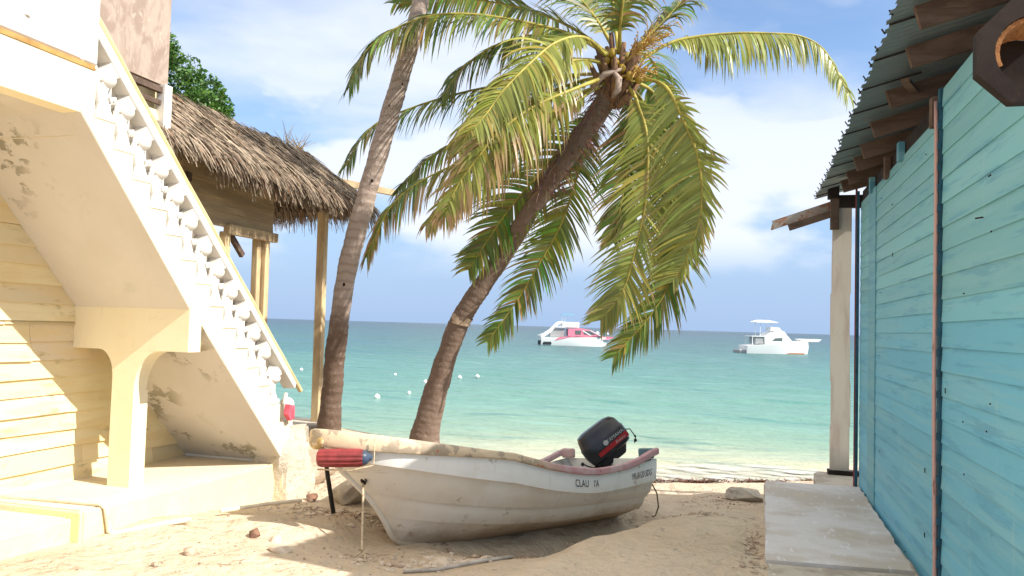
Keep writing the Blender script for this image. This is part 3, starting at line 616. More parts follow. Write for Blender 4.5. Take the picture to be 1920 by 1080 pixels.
# ------------------------------------------------------------------ thatched hut
HT = empty('thatched_hut', (-6.4, 9, .8)); tag(HT, 'wooden hut with ragged palm thatch roof on peeled posts behind the stair', 'hut')
def hb(g, name, mat, **k): o = g.build(name, mat, HT, **k); o.location = -Vector(HT.location); return o
w = clapboards(-6.2, 1, 7.6, 9.48, 3.62, 4.60, .165, HUTWOOD, 'board_wall', HT, lap=.02, jitter=.008); w.location = -Vector(HT.location)
g = MB(); g.box((-6.17, 8.98, 3.59), (.08, 1.08, .12)); hb(g, 'sill_beam', HUTWOOD)
for (x, y, w_) in ((-6.22, 9.36, .10), (-6.27, 9.25, .09), (-6.22, 8.50, .10), (-6.24, 10.90, .125)):
    g = MB(); g.box((x, y, 2.2 if y < 10 else 2.5), (w_, w_, 2.72 if y < 10 else 3.3), Matrix.Rotation(rad(.6), 3, 'X')); hb(g, 'post', POSTWOOD, bevel=.01)
g = MB(); g.beam((-6.25, 8.62, 3.55), (-6.25, 8.9, 3.3), .05, .07); hb(g, 'brace', RAFTER)
g = MB(); g.beam((-6.5, 11.0, 4.72), (-6.5, 14.0, 4.97), .10, .11); hb(g, 'ridge_pole', HUTWOOD)
g = MB(); g.box((-7.5, 9.6, .86), (2.9, 3.3, .2)); hb(g, 'floor', CONC, bevel=.02)
g = MB(); g.box((-7.8, 9.6, 4.2), (.08, 3.4, .1)); g.box((-7.0, 7.7, 4.1), (1.7, .08, .1)); hb(g, 'roof_beam', RAFTER)
# thatch: sloping bed plus thousands of strips
EA, EB = Vector((-5.78, 6.4, 4.38)), Vector((-5.64, 11.25, 4.27)); RA, RB = Vector((-6.95, 6.4, 5.28)), Vector((-6.95, 11.3, 5.22)); EC = Vector((-8.4, 12.0, 4.30)); ED = Vector((-8.3, 6.4, 4.35))
g = MB(); dn_ = Vector((0, 0, -.10))
def dark(c): return c
tb = (.13, .09, .055)
for quad in ([EA, EB, RB, RA], [RA, RB, EC, ED], [EB, EC, RB]):
    q2 = [p+dn_ for p in quad]; n = len(quad); g.add(quad+q2, [tuple(range(n)), tuple(range(n, 2*n))[::-1]]+[(i, (i+1) % n, n+(i+1) % n, n+i) for i in range(n)], c=tb)
def thatch_col():
    t = rnd.random(); b = rnd.uniform(.5, 1.2)
    base = (.35, .265, .185) if t < .55 else (.20, .145, .10) if t < .8 else (.42, .335, .24) if t < .94 else (.27, .14, .075)
    return tuple(x*b for x in base)
def strip(g, p, d, L, w, droop, cf, nrm, segs=3):
    p = Vector(p); d = d.normalized(); vs = []; cs = []; side = d.cross(nrm).normalized()
    side = (side*cos(.5)+nrm*rnd.uniform(-.5, .5)).normalized()
    for i in range(segs+1):
        t = i/segs; ww = w*(1-.75*t)*.5
        vs += [p-side*ww, p+side*ww]; cs += [cf, cf]
        p = p+d*(L/segs); d = (d+Vector((0, 0, -droop))).normalized()
    g.add(vs, [(2*i, 2*i+1, 2*i+3, 2*i+2) for i in range(segs)], c=cs)
def face(A, B, C, D, n, u0=0.0, u1=1.0, taper=None):
    """strips over the slope from eave AB up to ridge DC"""
    nr = (B-A).cross(D-A).normalized(); nr = nr if nr.z > 0 else -nr
    for _ in range(n):
        u = rnd.uniform(u0, u1); v = 1-rnd.random()**.85
        e = A.lerp(B, u); r_ = D.lerp(C, u); p = e.lerp(r_, v); d = (e-r_).normalized()
        d = (d+nr*rnd.uniform(-.03, .13)+(B-A).normalized()*rnd.uniform(-.35, .42)).normalized()
        L = rnd.uniform(.22, .5); strip(g, p+nr*rnd.uniform(.0, .07), d, L, rnd.uniform(.012, .034), rnd.uniform(.03, .2) if v > .1 else rnd.uniform(.15, .5), thatch_col(), nr)
def fringe(A, B, n, lo, hi, out):
    for _ in range(n):
        u = rnd.random(); p = A.lerp(B, u)+out*rnd.uniform(-.14, .05)+Vector((0, 0, rnd.uniform(-.05, .09)))
        k = .5+.5*noise.noise(p*2.6)+.3*noise.noise(p*7); d = (out*rnd.uniform(.2, .7)+Vector((0, rnd.uniform(-.2, .25), -.7)))
        L = lerp(lo, hi, max(0, min(1, k)))*rnd.uniform(.55, 1.1); strip(g, p, d, L, rnd.uniform(.014, .036), rnd.uniform(.15, .4), thatch_col(), out, 4)
outx = Vector((1, 0, 0)); outy = Vector((.3, 1, 0)).normalized()
face(EA, EB, RB, RA, 8500); face(EB, EC, RB, RB, 1800); face(ED, EC, RB, RA, 900)
fringe(EA, Vector((-5.74, 7.55, 4.33)), 300, .10, .28, outx); fringe(Vector((-5.74, 7.5, 4.33)), EB, 2500, .20, .46, outx); fringe(EB, EC, 700, .15, .32, outy)
for _ in range(26):   # stray stalks on the ridge
    p = RB.lerp(RA, rnd.uniform(-.03, .10)); strip(g, p, Vector((rnd.uniform(-.5, .8), rnd.uniform(-.6, .8), rnd.uniform(.2, 1))), rnd.uniform(.15, .42), .018, .02, (.50, .36, .17), Vector((0, 1, .1)).normalized())
hb(g, 'thatch_roof', THATCH)

# ------------------------------------------------------------------ bush / tree behind the hut
def leaf_cloud(g, blobs, n, size, cols, seed):
    r = random.Random(seed)
    for _ in range(n):
        c, R, sq = blobs[r.randrange(len(blobs))]
        d = Vector((r.gauss(0, 1), r.gauss(0, 1), r.gauss(0, 1))).normalized(); rr = R*(.35+.65*r.random()**.4)
        p = Vector(c)+Vector((d.x*rr, d.y*rr, d.z*rr*sq)); 
        if noise.noise(p*1.6) < -.22: continue
        a = Vector((r.uniform(-1, 1), r.uniform(-1, 1), r.uniform(-.6, 1))).normalized(); b = a.cross(Vector((r.uniform(-1, 1), r.uniform(-1, 1), r.uniform(-1, 1)))).normalized(); s = size*r.uniform(.6, 1.4)
        cc = cols[r.randrange(len(cols))]; k = r.uniform(.75, 1.2)
        g.add([p-a*s, p+b*s*.45, p+a*s, p-b*s*.45], [(0, 1, 2, 3)], c=tuple(q*k for q in cc))
TREE = empty('leafy_tree', (-15.2, 18.3, .8)); tag(TREE, 'bushy green tree showing above the thatch roof', 'tree')
g = MB(); g.tube([(0, 0, 0), (.1, .1, 2), (-.1, 0, 4.5), (.2, .1, 6.6)], [.26, .2, .16, .1], 10)
for a in range(7): g.tube([(0, 0, 4.2+a*.25), (cos(a*2.1)*.9, sin(a*2.1)*.9, 5.8+a*.2), (cos(a*2.1)*1.5, sin(a*2.1)*1.5, 6.9+a*.15)], [.08, .05, .02], 7)
g.build('trunk', FIBRE, TREE, smooth=True)
g = MB(); leaf_cloud(g, [((-.7, 0, 8.3), 1.35, .8), ((.3, .3, 7.9), .9, .8), ((-1.8, .2, 8.0), 1.3, .9), ((-.4, -.5, 8.9), .8, .8), ((1.0, .0, 7.35), .75, .8), ((-2.6, 0, 7.3), 1.2, .9), ((-1.1, .2, 9.25), .7, .7)], 19000, .07, [(.05, .13, .015), (.07, .18, .025), (.11, .22, .03), (.03, .08, .012)], 4)
g.build('crown', LEAF, TREE)

# ------------------------------------------------------------------ blue building
BB = empty('blue_building', (1.29, 7.5, .6)); tag(BB, 'turquoise clapboard building with tin roof and dark open rafters', 'building')
def bb(g, name, mat, **k): o = g.build(name, mat, BB, **k); o.location = -Vector(BB.location); return o
BX = 1.29
w = clapboards(BX, -1, 4.25, 6.06, .35, 4.22, .163, BLUE, 'board_wall', BB, colf=bcol, lap=.010, jitter=.002, sag=.0015); w.location = -Vector(BB.location)
w = clapboards(BX, -1, 6.13, 8.95, .35, 4.06, .146, BLUE, 'board_wall', BB, colf=bcol, lap=.009, jitter=.003, sag=.002); w.location = -Vector(BB.location)
w = clapboards(BX, -1, 9.42, 10.15, .35, 4.06, .140, BLUE, 'board_wall', BB, colf=bcol, lap=.009, jitter=.002, sag=.001); w.location = -Vector(BB.location)
g = MB(); g.box((BX-.004, 9.185, 2.2), (.03, .46, 3.7)); g.col = [(.13, .35, .42)]*len(g.v); bb(g, 'board_panel', BLUE)
g = MB(); g.tube([(BX-.042+.004*sin(z*2.2), 6.10, z) for z in [.4+.22*i for i in range(18)]], .014, 8); bb(g, 'pink_trim', PINKTRIM, smooth=True)
g = MB(); g.box((BX-.012, 6.095, 2.3), (.024, .066, 3.85))
for i in range(26): g.box((BX-.028, 6.062, .55+i*.142), (.02, .016, .05))
bb(g, 'joint_strip', DBLUE)
g = MB(); g.box((BX-.035, 10.17, 2.45), (.03, .045, 3.5)); bb(g, 'corner_trim', DBLUE)
g = MB(); g.box((BX-.05, 10.20, 2.45), (.022, .02, 3.6)); g.beam((BX-.03, 10.24, 3.2), (BX-.03, 10.24, 4.22), .05, .05); bb(g, 'corner_board', REDTRIM)
g = MB(); g.box((BX+.05, 7.22, 4.13), (.08, 5.85, .13)); bb(g, 'wall_plate', DARKWOOD)  # dark colour stands in for the shade in the gap under the rafters
for i, y in enumerate((4.75, 6.25, 7.55, 8.25, 9.2)):
    g = MB(); g.box((BX-.02, y, 4.10), (.05, .10, .16+.05*(i % 2))); g.col = [(.08, .25, .33)]*len(g.v); bb(g, 'wall_block', RAFTER if i % 2 else BLUE)
g = MB(); g.box((BX+2.4, 10.14, 2.2), (4.6, .1, 3.7)); g.box((BX+2.4, 4.3, 2.2), (4.6, .08, 3.7)); [g.box((BX+2.4, 4.252-.004*(q % 2), .45+.155*q), (4.6, .012, .148), Matrix.Rotation(-.06, 3, 'X')) for q in range(23)]; g.box((BX+4.7, 7.25, 2.2), (.1, 5.8, 3.7)); g.col = [(.13, .35, .42)]*len(g.v); bb(g, 'far_wall', BLUE)
PIT = .28
def roof_z(x, y): return 4.30+(x-.85)*PIT+(.0 if y > 9.5 else (9.5-y)*.05)
for i, (y, x) in enumerate(((4.80, 1.00), (5.3, .98), (6.02, 1.06), (6.92, 1.07), (7.75, 1.07), (8.5, 1.08), (9.0, 1.08), (9.65, 1.08), (10.2, 1.08))):
    g = MB(); a = Vector((x, y, roof_z(x, y)-.10)); b = Vector((2.9, y+.03, roof_z(2.9, y)-.10)); g.beam(a, b, .05, .145); bb(g, 'rafter', RAFTER)
for i, (p, q) in enumerate((((.98, 4.9, 4.50), (1.35, 5.4, 4.62)), ((1.18, 4.85, 4.56), (1.5, 5.3, 4.66)), ((1.12, 6.5, 4.42), (1.26, 6.9, 4.44)))):
    g = MB(); g.beam(p, q, .06, .03); bb(g, 'batten', POSTWOOD if i == 0 else RAFTER)
# roof sheets: corrugated, running up the slope, laps between sheets
def roof_sheet(y0, y1, xe, xr=3.5):
    g = MB(); n = int((y1-y0)/.019); vs = []
    for i in range(n+1):
        y = y0+(y1-y0)*i/n; c = .0035*sin(2*pi*y/.076)
        for x in (xe+.012*sin(y*9)+(.02 if (i//4) % 2 else 0), xe+.5, xr): vs.append((x, y, roof_z(x, y)+.012+c))
    N = len(vs); vs2 = [(x, y, z+.003) for x, y, z in vs]; fs = [(i*3+j, (i+1)*3+j, (i+1)*3+j+1, i*3+j+1) for i in range(n) for j in (0, 1)]
    g.add(vs+vs2, fs+[tuple(q+N for q in f)[::-1] for f in fs]+[(i*3, i*3+N, (i+1)*3+N, (i+1)*3) for i in range(n)]); return g
bb(roof_sheet(4.72, 6.6, .845), 'roof_sheet', TIN); bb(roof_sheet(6.55, 9.1, .855), 'roof_sheet', TIN).location.z += .006; bb(roof_sheet(9.05, 10.32, .85), 'roof_sheet', TIN); bb(roof_sheet(10.30, 11.45, .852, 2.2), 'roof_sheet', TIN)
g = MB()
for y in [4.9+.62*i for i in range(11)]:
    g = MB(); g.box((1.07, y, roof_z(1.07, y)-.004), (.44, .012, .012), Matrix.Rotation(-math.atan(PIT), 3, 'Y')); bb(g, 'sheet_lap', DARKWOOD)
g = MB()     # nail tips and torn edge of the tin
for i in range(23):
    y = 4.8+i*.29; g = MB(); g.beam((.855, y, roof_z(.85, y)+.0), (.835, y+.004, roof_z(.85, y)+.036), .010, .010); bb(g, 'nail', DARKWOOD)
g = MB(); g.add([(3.5, 4.72, roof_z(3.5, 4.72)), (3.5, 10.32, roof_z(3.5, 10.32)), (6.2, 10.32, 4.1), (6.2, 4.72, 4.3)], [(0, 1, 2, 3)]); bb(g, 'far_roof', TIN)
r = random.Random(44)
for i in range(22):
    y = r.choice((4.9, 5.45, 5.9, 6.5, 7.2, 7.9, 8.6))+r.uniform(-.05, .05); z = .6+.155*r.randrange(22); g = MB(); g.box((BX-.024, y, z), (.006, .009, .009 if i % 6 else .035)); bb(g, 'nail_head', DARKWOOD)
g = MB(); g.tube([(BX-.02, 5.02, 3.18), (BX-.06, 5.03, 3.175)], .005, 6); bb(g, 'bent_nail', DARKWOOD)
# verandah post and its lean-to roof at the sea end
g = MB()
for i in range(6):
    z0, z1 = .78+i*.56, .78+(i+1)*.56; xo = .008*sin(i*1.7); g.box((1.16+xo, 11.0, (z0+z1)/2), (.225, .09, z1-z0))
bb(g, 'verandah_post', POSTWHITE)
g = MB(); g.box((1.25, 10.98, .745), (.46, .16, .085)); bb(g, 'sill', DARKWOOD)
g = MB(); g.box((1.07, 10.93, 4.07), (.10, .10, .46)); bb(g, 'hanger', RAFTER)
g = MB(); g.box((1.05, 10.9, 4.32), (.13, .14, .18)); g.box((1.6, 10.95, 4.2), (1.1, .1, .16)); bb(g, 'beam_end', DARKWOOD)
g = MB(); n = 40; vs = []
for i in range(n+1):
    y = 11.35+.9*i/n
    for x in (.33, 1.15): vs.append((x, y, 4.00+(x-.33)*.34+.012*sin(2*pi*y/.09)))
fs = [(i*2, i*2+1, i*2+3, i*2+2) for i in range(n)]; N = len(vs); g.add(vs+[(a, b, c+.004) for a, b, c in vs], fs+[tuple(q+N for q in f)[::-1] for f in fs])
g.beam((.335, 11.33, 3.955), (1.12, 11.33, 4.225), .02, .115); bb(g, 'lean_to_roof', RUSTTIN)
g = MB(); g.beam((.53, 11.26, 3.91), (1.10, 11.26, 4.10), .03, .09); bb(g, 'lean_to_rafter', RAFTER)

OC = empty('hanging_octagon', (1.135, 3.76, 3.70)); tag(OC, 'dark brown octagonal wooden frame with woven rush inside hanging under the eave', 'hanging frame')
g = MB(); Rr, ri = .235, .150; NO = 32
def octr(a): k = (a+pi/8) % (pi/4)-pi/8; return Rr*cos(pi/8)/cos(k)
vs = []
for y in (-.035, .035):
    for j in range(NO):
        a = 2*pi*j/NO+pi/8; R1 = octr(a); vs.append((R1*cos(a), y, R1*sin(a)))
    for j in range(NO):
        a = 2*pi*j/NO+pi/8; vs.append((ri*cos(a), y, ri*sin(a)))
fs = []
for j in range(NO):
    k = (j+1) % NO; fs += [(j, k, NO+k, NO+j), (2*NO+j, 3*NO+j, 3*NO+k, 2*NO+k), (j, 2*NO+j, 2*NO+k, k), (NO+j, NO+k, 3*NO+k, 3*NO+j)]
g.add(vs, fs); g.build('octagon_board', DARKWOOD, OC)
g = MB(); vs = []
for i in range(13):
    a = rad(205-i*12.5)
    for j, y in enumerate((-.02, .10, .22)): vs.append((ri*.985*cos(a), y, ri*.985*sin(a)))
    for j, y in enumerate((-.02, .10, .22)): vs.append((ri*.86*cos(a), y, ri*.86*sin(a)))
fs = []
for i in range(12):
    for j in (0, 1): fs += [(i*6+j, i*6+j+1, i*6+7+j, i*6+6+j), (i*6+3+j, i*6+9+j, i*6+10+j, i*6+4+j)]
    fs += [(i*6, i*6+6, i*6+9, i*6+3), (i*6+2, i*6+5, i*6+11, i*6+8)]
g.add(vs, fs); g.build('woven_band', woodmat('woven_rush', (.42, .20, .08, 1), (.26, .11, .045, 1), (.55, .33, .15, 1), (50, 14, 50), .9, .9), OC)
g = MB(); g.lathe([(.13, -.012), (.13, .012)], (0, .235, 0), 24, Matrix.Rotation(pi/2, 3, 'X')); g.build('back_disc', DARKWOOD, OC)
g = MB(); g.tube([(0, 0, .22), (0, 0, .80)], .012, 6); g.beam((-.03, 0, .82), (.19, .62, .72), .06, .08); g.build('hanger', DARKWOOD, OC)

# paving slabs by the blue wall
def slab(poly, z0, z1, label, mat=SLAB, tilt=0.0):
    g = MB(); cxx = sum(p[0] for p in poly)/len(poly); cyy = sum(p[1] for p in poly)/len(poly)
    pr = []
    for (a, b) in zip(poly, poly[1:]+poly[:1]):
        n = max(1, int((Vector(b)-Vector(a)).length/.12))
        for i in range(n): t = i/n; j = noise.noise(Vector((lerp(a[0], b[0], t)*7, lerp(a[1], b[1], t)*7, 0)))*.022; pr.append((lerp(a[0], b[0], t)+j, lerp(a[1], b[1], t)+j))
    g.prism([(x-cxx, y-cyy) for x, y in pr], 'z', z0, z1); o = g.build('paving_slab', mat, None); o.location = (cxx, cyy, 0); o.rotation_euler = (tilt, 0, 0); tag(o, label, 'slab', 'concrete slabs along the blue wall'); return o
slab([(.17, 6.52), (1.22, 6.63), (1.27, 10.0), (.24, 9.95)], .45, .765, 'large pale grey slab with whitish scratches beside the blue wall')
slab([(.19, 4.2), (1.26, 4.2), (1.255, 6.60), (.18, 6.50)], .42, .742, 'darker cracked slab in front of the large pale grey one', CONC)
slab([(.80, 10.0), (1.6, 10.02), (1.9, 11.9), (1.1, 11.7), (.85, 10.9)], .3, .735, 'rough slab under the white verandah post', CONC)

# ------------------------------------------------------------------ palms
TR1 = [(-5.85, 10.58, 0.55), (-5.75, 10.47, 1.42), (-5.64, 10.36, 2.2), (-5.47, 10.26, 3.19), (-5.2, 10.18, 4.13), (-4.89, 10.12, 5.13), (-4.62, 10.06, 6.0), (-4.39, 9.98, 6.71), (-4.28, 9.98, 7.37), (-4.13, 9.89, 8.13), (-4.02, 9.77, 9.01)]
TR2 = [(-4.67, 11.35, 0.53), (-4.57, 11.3, 1.02), (-4.43, 11.27, 1.55), (-4.23, 11.19, 2.12), (-4.01, 11.13, 2.62), (-3.65, 11.1, 3.15), (-3.31, 11.08, 3.66), (-2.97, 10.94, 4.12), (-2.6, 10.82, 4.6), (-2.24, 10.69, 5.05), (-1.93, 10.56, 5.44), (-1.7, 10.4, 5.78)]
FR = {
 'f1': [(-1.73, 10.38, 5.99), (-1.98, 9.78, 6.14), (-2.27, 9.39, 5.98), (-2.51, 9.02, 5.6), (-2.75, 8.76, 5.21), (-2.88, 8.63, 4.94), (-2.99, 8.51, 4.73)],
 'f2': [(-1.74, 10.38, 6.07), (-2.26, 10.42, 6.42), (-2.81, 10.25, 6.57), (-3.47, 9.94, 6.63), (-3.98, 9.69, 6.58), (-4.3, 9.5, 6.43), (-4.59, 9.32, 6.2), (-4.81, 9.27, 5.96), (-4.99, 9.24, 5.54)],
 'f3': [(-1.74, 10.38, 6.07), (-2.28, 10.71, 6.59), (-2.92, 10.92, 6.99), (-3.6, 11.02, 7.24), (-4.39, 11.1, 7.42), (-5.29, 11.14, 7.42)],
 'f4': [(-1.73, 10.39, 5.85), (-2.28, 10.74, 6.0), (-2.96, 10.86, 6.0), (-3.91, 10.79, 5.87), (-4.77, 10.66, 5.62), (-5.32, 10.51, 5.31), (-5.67, 10.44, 4.73)],
 'f5': [(-1.73, 10.39, 5.78), (-2.2, 10.26, 5.56), (-2.67, 10.14, 5.23), (-3.19, 10.0, 4.96), (-3.56, 9.91, 4.7), (-4.19, 9.74, 4.35), (-4.56, 9.65, 3.98), (-4.83, 9.6, 3.36)],
 'f6': [(-1.77, 10.38, 5.85), (-2.08, 9.68, 5.48), (-2.51, 9.25, 5.15), (-2.86, 8.96, 4.77), (-3.05, 8.82, 4.45), (-3.26, 8.77, 4.14), (-3.41, 8.74, 3.79)],
 'f7': [(-1.73, 10.4, 5.71), (-2.29, 10.88, 5.32), (-2.81, 10.96, 4.72), (-3.24, 10.96, 4.23), (-3.55, 10.9, 3.76), (-3.83, 10.84, 3.29)],
 'f8': [(-1.7, 10.41, 5.64), (-2.11, 11.13, 5.42), (-2.32, 11.3, 4.88), (-2.6, 11.37, 4.03), (-2.91, 11.31, 3.41), (-3.25, 11.24, 2.81), (-3.62, 11.16, 2.26)],
 'f9': [(-1.6, 10.43, 5.79), (-1.4, 10.3, 5.45), (-1.25, 10.26, 4.92), (-1.25, 10.2, 4.12), (-1.42, 10.19, 3.27), (-1.56, 10.17, 2.88), (-1.77, 10.12, 2.61)],
 'f10': [(-1.53, 10.45, 5.82), (-1.04, 10.08, 5.58), (-0.77, 9.98, 5.08), (-0.58, 9.95, 4.57), (-0.54, 9.99, 4.0), (-0.66, 9.98, 3.5), (-0.85, 9.94, 3.11)],
 'f11': [(-1.6, 10.43, 5.79), (-1.33, 10.94, 5.48), (-1.13, 11.25, 4.72), (-1.0, 11.32, 3.9), (-1.02, 11.35, 3.22), (-1.28, 11.3, 2.7), (-1.76, 11.19, 2.11)],
 'f12': [(-1.56, 10.43, 5.93), (-1.07, 10.77, 6.35), (-0.67, 10.98, 6.5), (-0.2, 11.12, 6.56), (0.23, 11.24, 6.57), (0.67, 11.37, 6.54), (0.99, 11.48, 6.34), (1.29, 11.59, 5.79)],
 'f13': [(-1.6, 10.42, 6.07), (-1.31, 10.59, 6.4), (-1.02, 10.76, 6.77), (-0.75, 10.92, 7.21), (-0.63, 11.04, 7.77)],
 'f14': [(-1.7, 10.38, 6.14), (-1.98, 10.49, 6.63), (-2.31, 10.58, 7.06), (-2.85, 10.6, 7.5), (-3.49, 10.62, 7.73)],
 'f15': [(-1.66, 10.4, 6.14), (-1.6, 10.08, 6.52), (-1.47, 9.78, 7.0), (-1.29, 9.4, 7.4), (-1.0, 9.06, 7.51)],
 'f16': [(-1.67, 10.39, 6.14), (-1.83, 10.83, 6.97), (-1.92, 11.27, 8.02), (-1.87, 11.86, 8.96)],
 'f17': [(-1.67, 10.4, 5.93), (-1.5, 11.26, 6.42), (-1.41, 12.12, 6.54), (-1.34, 12.68, 6.12), (-1.31, 12.94, 5.32)],
 'f19': [(-1.73, 10.38, 5.96), (-2.08, 9.97, 5.94), (-2.53, 9.54, 5.67), (-3.01, 9.31, 5.26), (-3.29, 9.25, 4.92), (-3.44, 9.22, 4.62)] ,
 'f20': [(-1.77, 10.38, 5.78), (-2.16, 10.07, 5.43), (-2.66, 9.84, 4.97), (-3.18, 9.72, 4.48), (-3.64, 9.6, 4.09), (-3.96, 9.52, 3.77)] ,
 'f21': [(-1.74, 10.38, 6.07), (-2.24, 10.52, 6.43), (-2.91, 10.63, 6.56), (-3.47, 10.68, 6.48), (-3.94, 10.66, 6.19), (-4.23, 10.6, 5.76)] ,
 'f22': [(-1.53, 10.45, 5.79), (-1.24, 10.75, 5.68), (-0.99, 10.95, 5.17), (-0.82, 11.03, 4.52), (-0.85, 11.06, 3.87), (-0.96, 11.05, 3.36)] ,
 'f23': [(-1.6, 10.43, 5.79), (-1.52, 10.68, 5.42), (-1.56, 10.8, 4.79), (-1.65, 10.8, 4.21), (-1.75, 10.8, 3.7)] ,
 'f24': [(-1.73, 10.39, 5.85), (-2.33, 10.84, 5.92), (-3.15, 11.02, 5.71), (-3.92, 10.92, 5.28), (-4.51, 10.77, 4.88), (-4.92, 10.67, 4.4)] ,
 'f18': [(-1.7, 10.39, 6.07), (-1.9, 9.69, 6.39), (-2.15, 8.98, 6.46), (-2.35, 8.32, 6.08), (-2.51, 7.88, 5.57)],
}
G1, G2, G3 = (.11, .165, .033), (.25, .28, .055), (.42, .38, .08)
DRY = (.40, .27, .13)
def frond(name, P, parent, base, leaf=.70, droop=.10, n=88, nrm=(0, 0, 1), dry=.15, start=.16, seed=0, fwd=.55, sweep=(0, 0, 0), wid=.038, asym=1.0):
    n = int(n*1.35)
    r = random.Random(seed); org = Vector(parent.location)
    C = cat_rom(P, n+1); g = MB()
    g.tube([p-org for p in C[::3]], [lerp(.032, .006, (i*3/n)**.7) for i in range(len(C[::3]))], 6); st = g.build(name, RACHIS, parent, smooth=True)
    g = MB(); NR = Vector(nrm).normalized()
    for i in range(int(n*start), n+1):
        t = i/n; p = C[i]-org; T = (C[min(i+1, n)]-C[max(i-1, 0)]).normalized()
        S = T.cross(NR); S = S if S.length > .15 else T.cross(Vector((.3, .8, .2))); S.normalize(); Nn = S.cross(T)
        prof = min(1, (t-start+.06)*4)*(1-.62*max(0, (t-.45)/.55)**1.5)
        for sd_ in (-1, 1):
            clump = Vector((noise.noise(Vector((t*9, seed, sd_))), noise.noise(Vector((t*9, seed+5, sd_))), noise.noise(Vector((t*7, seed+9, sd_)))))*.55
            if r.random() < .06: continue
            f = lerp(fwd*.6, fwd*1.7, t)+r.uniform(-.10, .10); d = (S*sd_+T*f+Nn*r.uniform(.02, .22)+Vector(sweep)*r.uniform(.6, 1.3)+clump).normalized()
            L = leaf*1.12*prof*r.uniform(.72, 1.12)*(asym if sd_ < 0 else 1); w0 = wid*r.uniform(.6, 1.2)
            cb = tuple(lerp(a, b, r.random()*.8) for a, b in zip(base, G2 if r.random() < .6 else G3)); br = r.uniform(.7, 1.2); cb = tuple(q*br for q in cb)
            drt = dry*r.uniform(.0, 2.2); sg = 6; q = p.copy(); vs = []; cs = []
            side = d.cross(Nn); side = side.normalized() if side.length > .05 else T
            side = (side+Nn*r.uniform(-.5, .5)).normalized(); kk = droop*r.uniform(.5, 1.7)
            for s_ in range(sg+1):
                u = s_/sg; ww = w0*(1-.15*u if u < .4 else (1-(u-.4)/.6)**.7*.94+.03)*.5
                vs += [q-side*ww, q+side*ww]; c_ = cb if u < 1-drt else tuple(lerp(a, b, min(1, (u-(1-drt))/.18+.35)) for a, b in zip(cb, DRY)); cs += [c_, c_]
                q = q+d*(L/sg); d = (d+Vector((0, 0, -kk*(1+u)))+Vector((0, 0, 0))).normalized(); side = (side-d*side.dot(d)).normalized()
            g.add(vs, [(2*j, 2*j+1, 2*j+3, 2*j+2) for j in range(sg)], c=cs)
    g.build('leaflets', FROND, st); return st
def palm_trunk(P, radii, parent, mat, ring=.11, amp=.012, seed=0):
    C = cat_rom(P, 260); org = Vector(parent.location); n = len(C); L = 0; g = MB(); rr = []
    for i, p in enumerate(C):
        if i: L += (p-C[i-1]).length
        t = i/(n-1)*(len(radii)-1); k = min(int(t), len(radii)-2); r0 = lerp(radii[k], radii[k+1], t-k); ph = (L+.02*sin(L*3)) / ring; fr = ph % 1
        rr.append(r0*(1+.018*sin(L*4.3+seed))+amp*(fr**3)-.3*amp)
    g.tube([p-org for p in C], rr, 28)
    for i, v in enumerate(g.v):
        c = C[i//28]-org; d = (v-c); g.v[i] = c+d*(1+.10*noise.noise(Vector((v.x*5, v.y*5, v.z*4+seed)))+.05*noise.noise(v*17))
    return g.build('trunk', mat, parent, smooth=True)
PA = empty('palm_tree', (-5.82, 10.58, .7)); tag(PA, 'tall pale ringed palm trunk rising out of the picture, nearer the thatched hut', 'palm tree')
palm_trunk(TR1, [.185, .150, .140, .137, .134, .131, .126, .118, .110, .105, .12], PA, BARK1, .12, .006, 1)
g = MB()
for (z_, dxx, dyy, s_) in ((4.45, .085, -.12, .020), (5.75, .10, -.085, .014), (5.45, .02, -.13, .012), (3.0, .06, -.13, .02)):
    k = [q for q in cat_rom(TR1, 200) if q.z >= z_][0]; g = MB(); g.ball(k+Vector((dxx, dyy, 0))-Vector(PA.location), s_, 8, (1, .6, 1.3)); g.build('bark_hole', DARKWOOD, PA)
top = Vector(TR1[-1])
for i in range(14):
    a = i*2.399; el_ = .9-.09*i; L_ = 3.2; d = Vector((cos(a), sin(a), 0)); P = [top+Vector((0, 0, .0))+d*.05]
    for s_ in (.25, .5, .75, 1): P.append(top+d*L_*s_*(.65+.3*cos(el_))+Vector((0, 0, L_*(s_*el_*.9-s_*s_*.75))))
    P = [Vector((p.x, p.y, max(p.z, 8.75))) for p in P]
    frond('frond', P, PA, G1, .6, .14, 46, (0, 0, 1), .1, seed=100+i, wid=.045)
for i in range(6): g = MB(); g.ball(top-Vector(PA.location)+Vector((.2*cos(i), .2*sin(i), -.02)), .11, 12, (1, 1, 1.25)); g.build('coconut', COCO, PA, smooth=True)

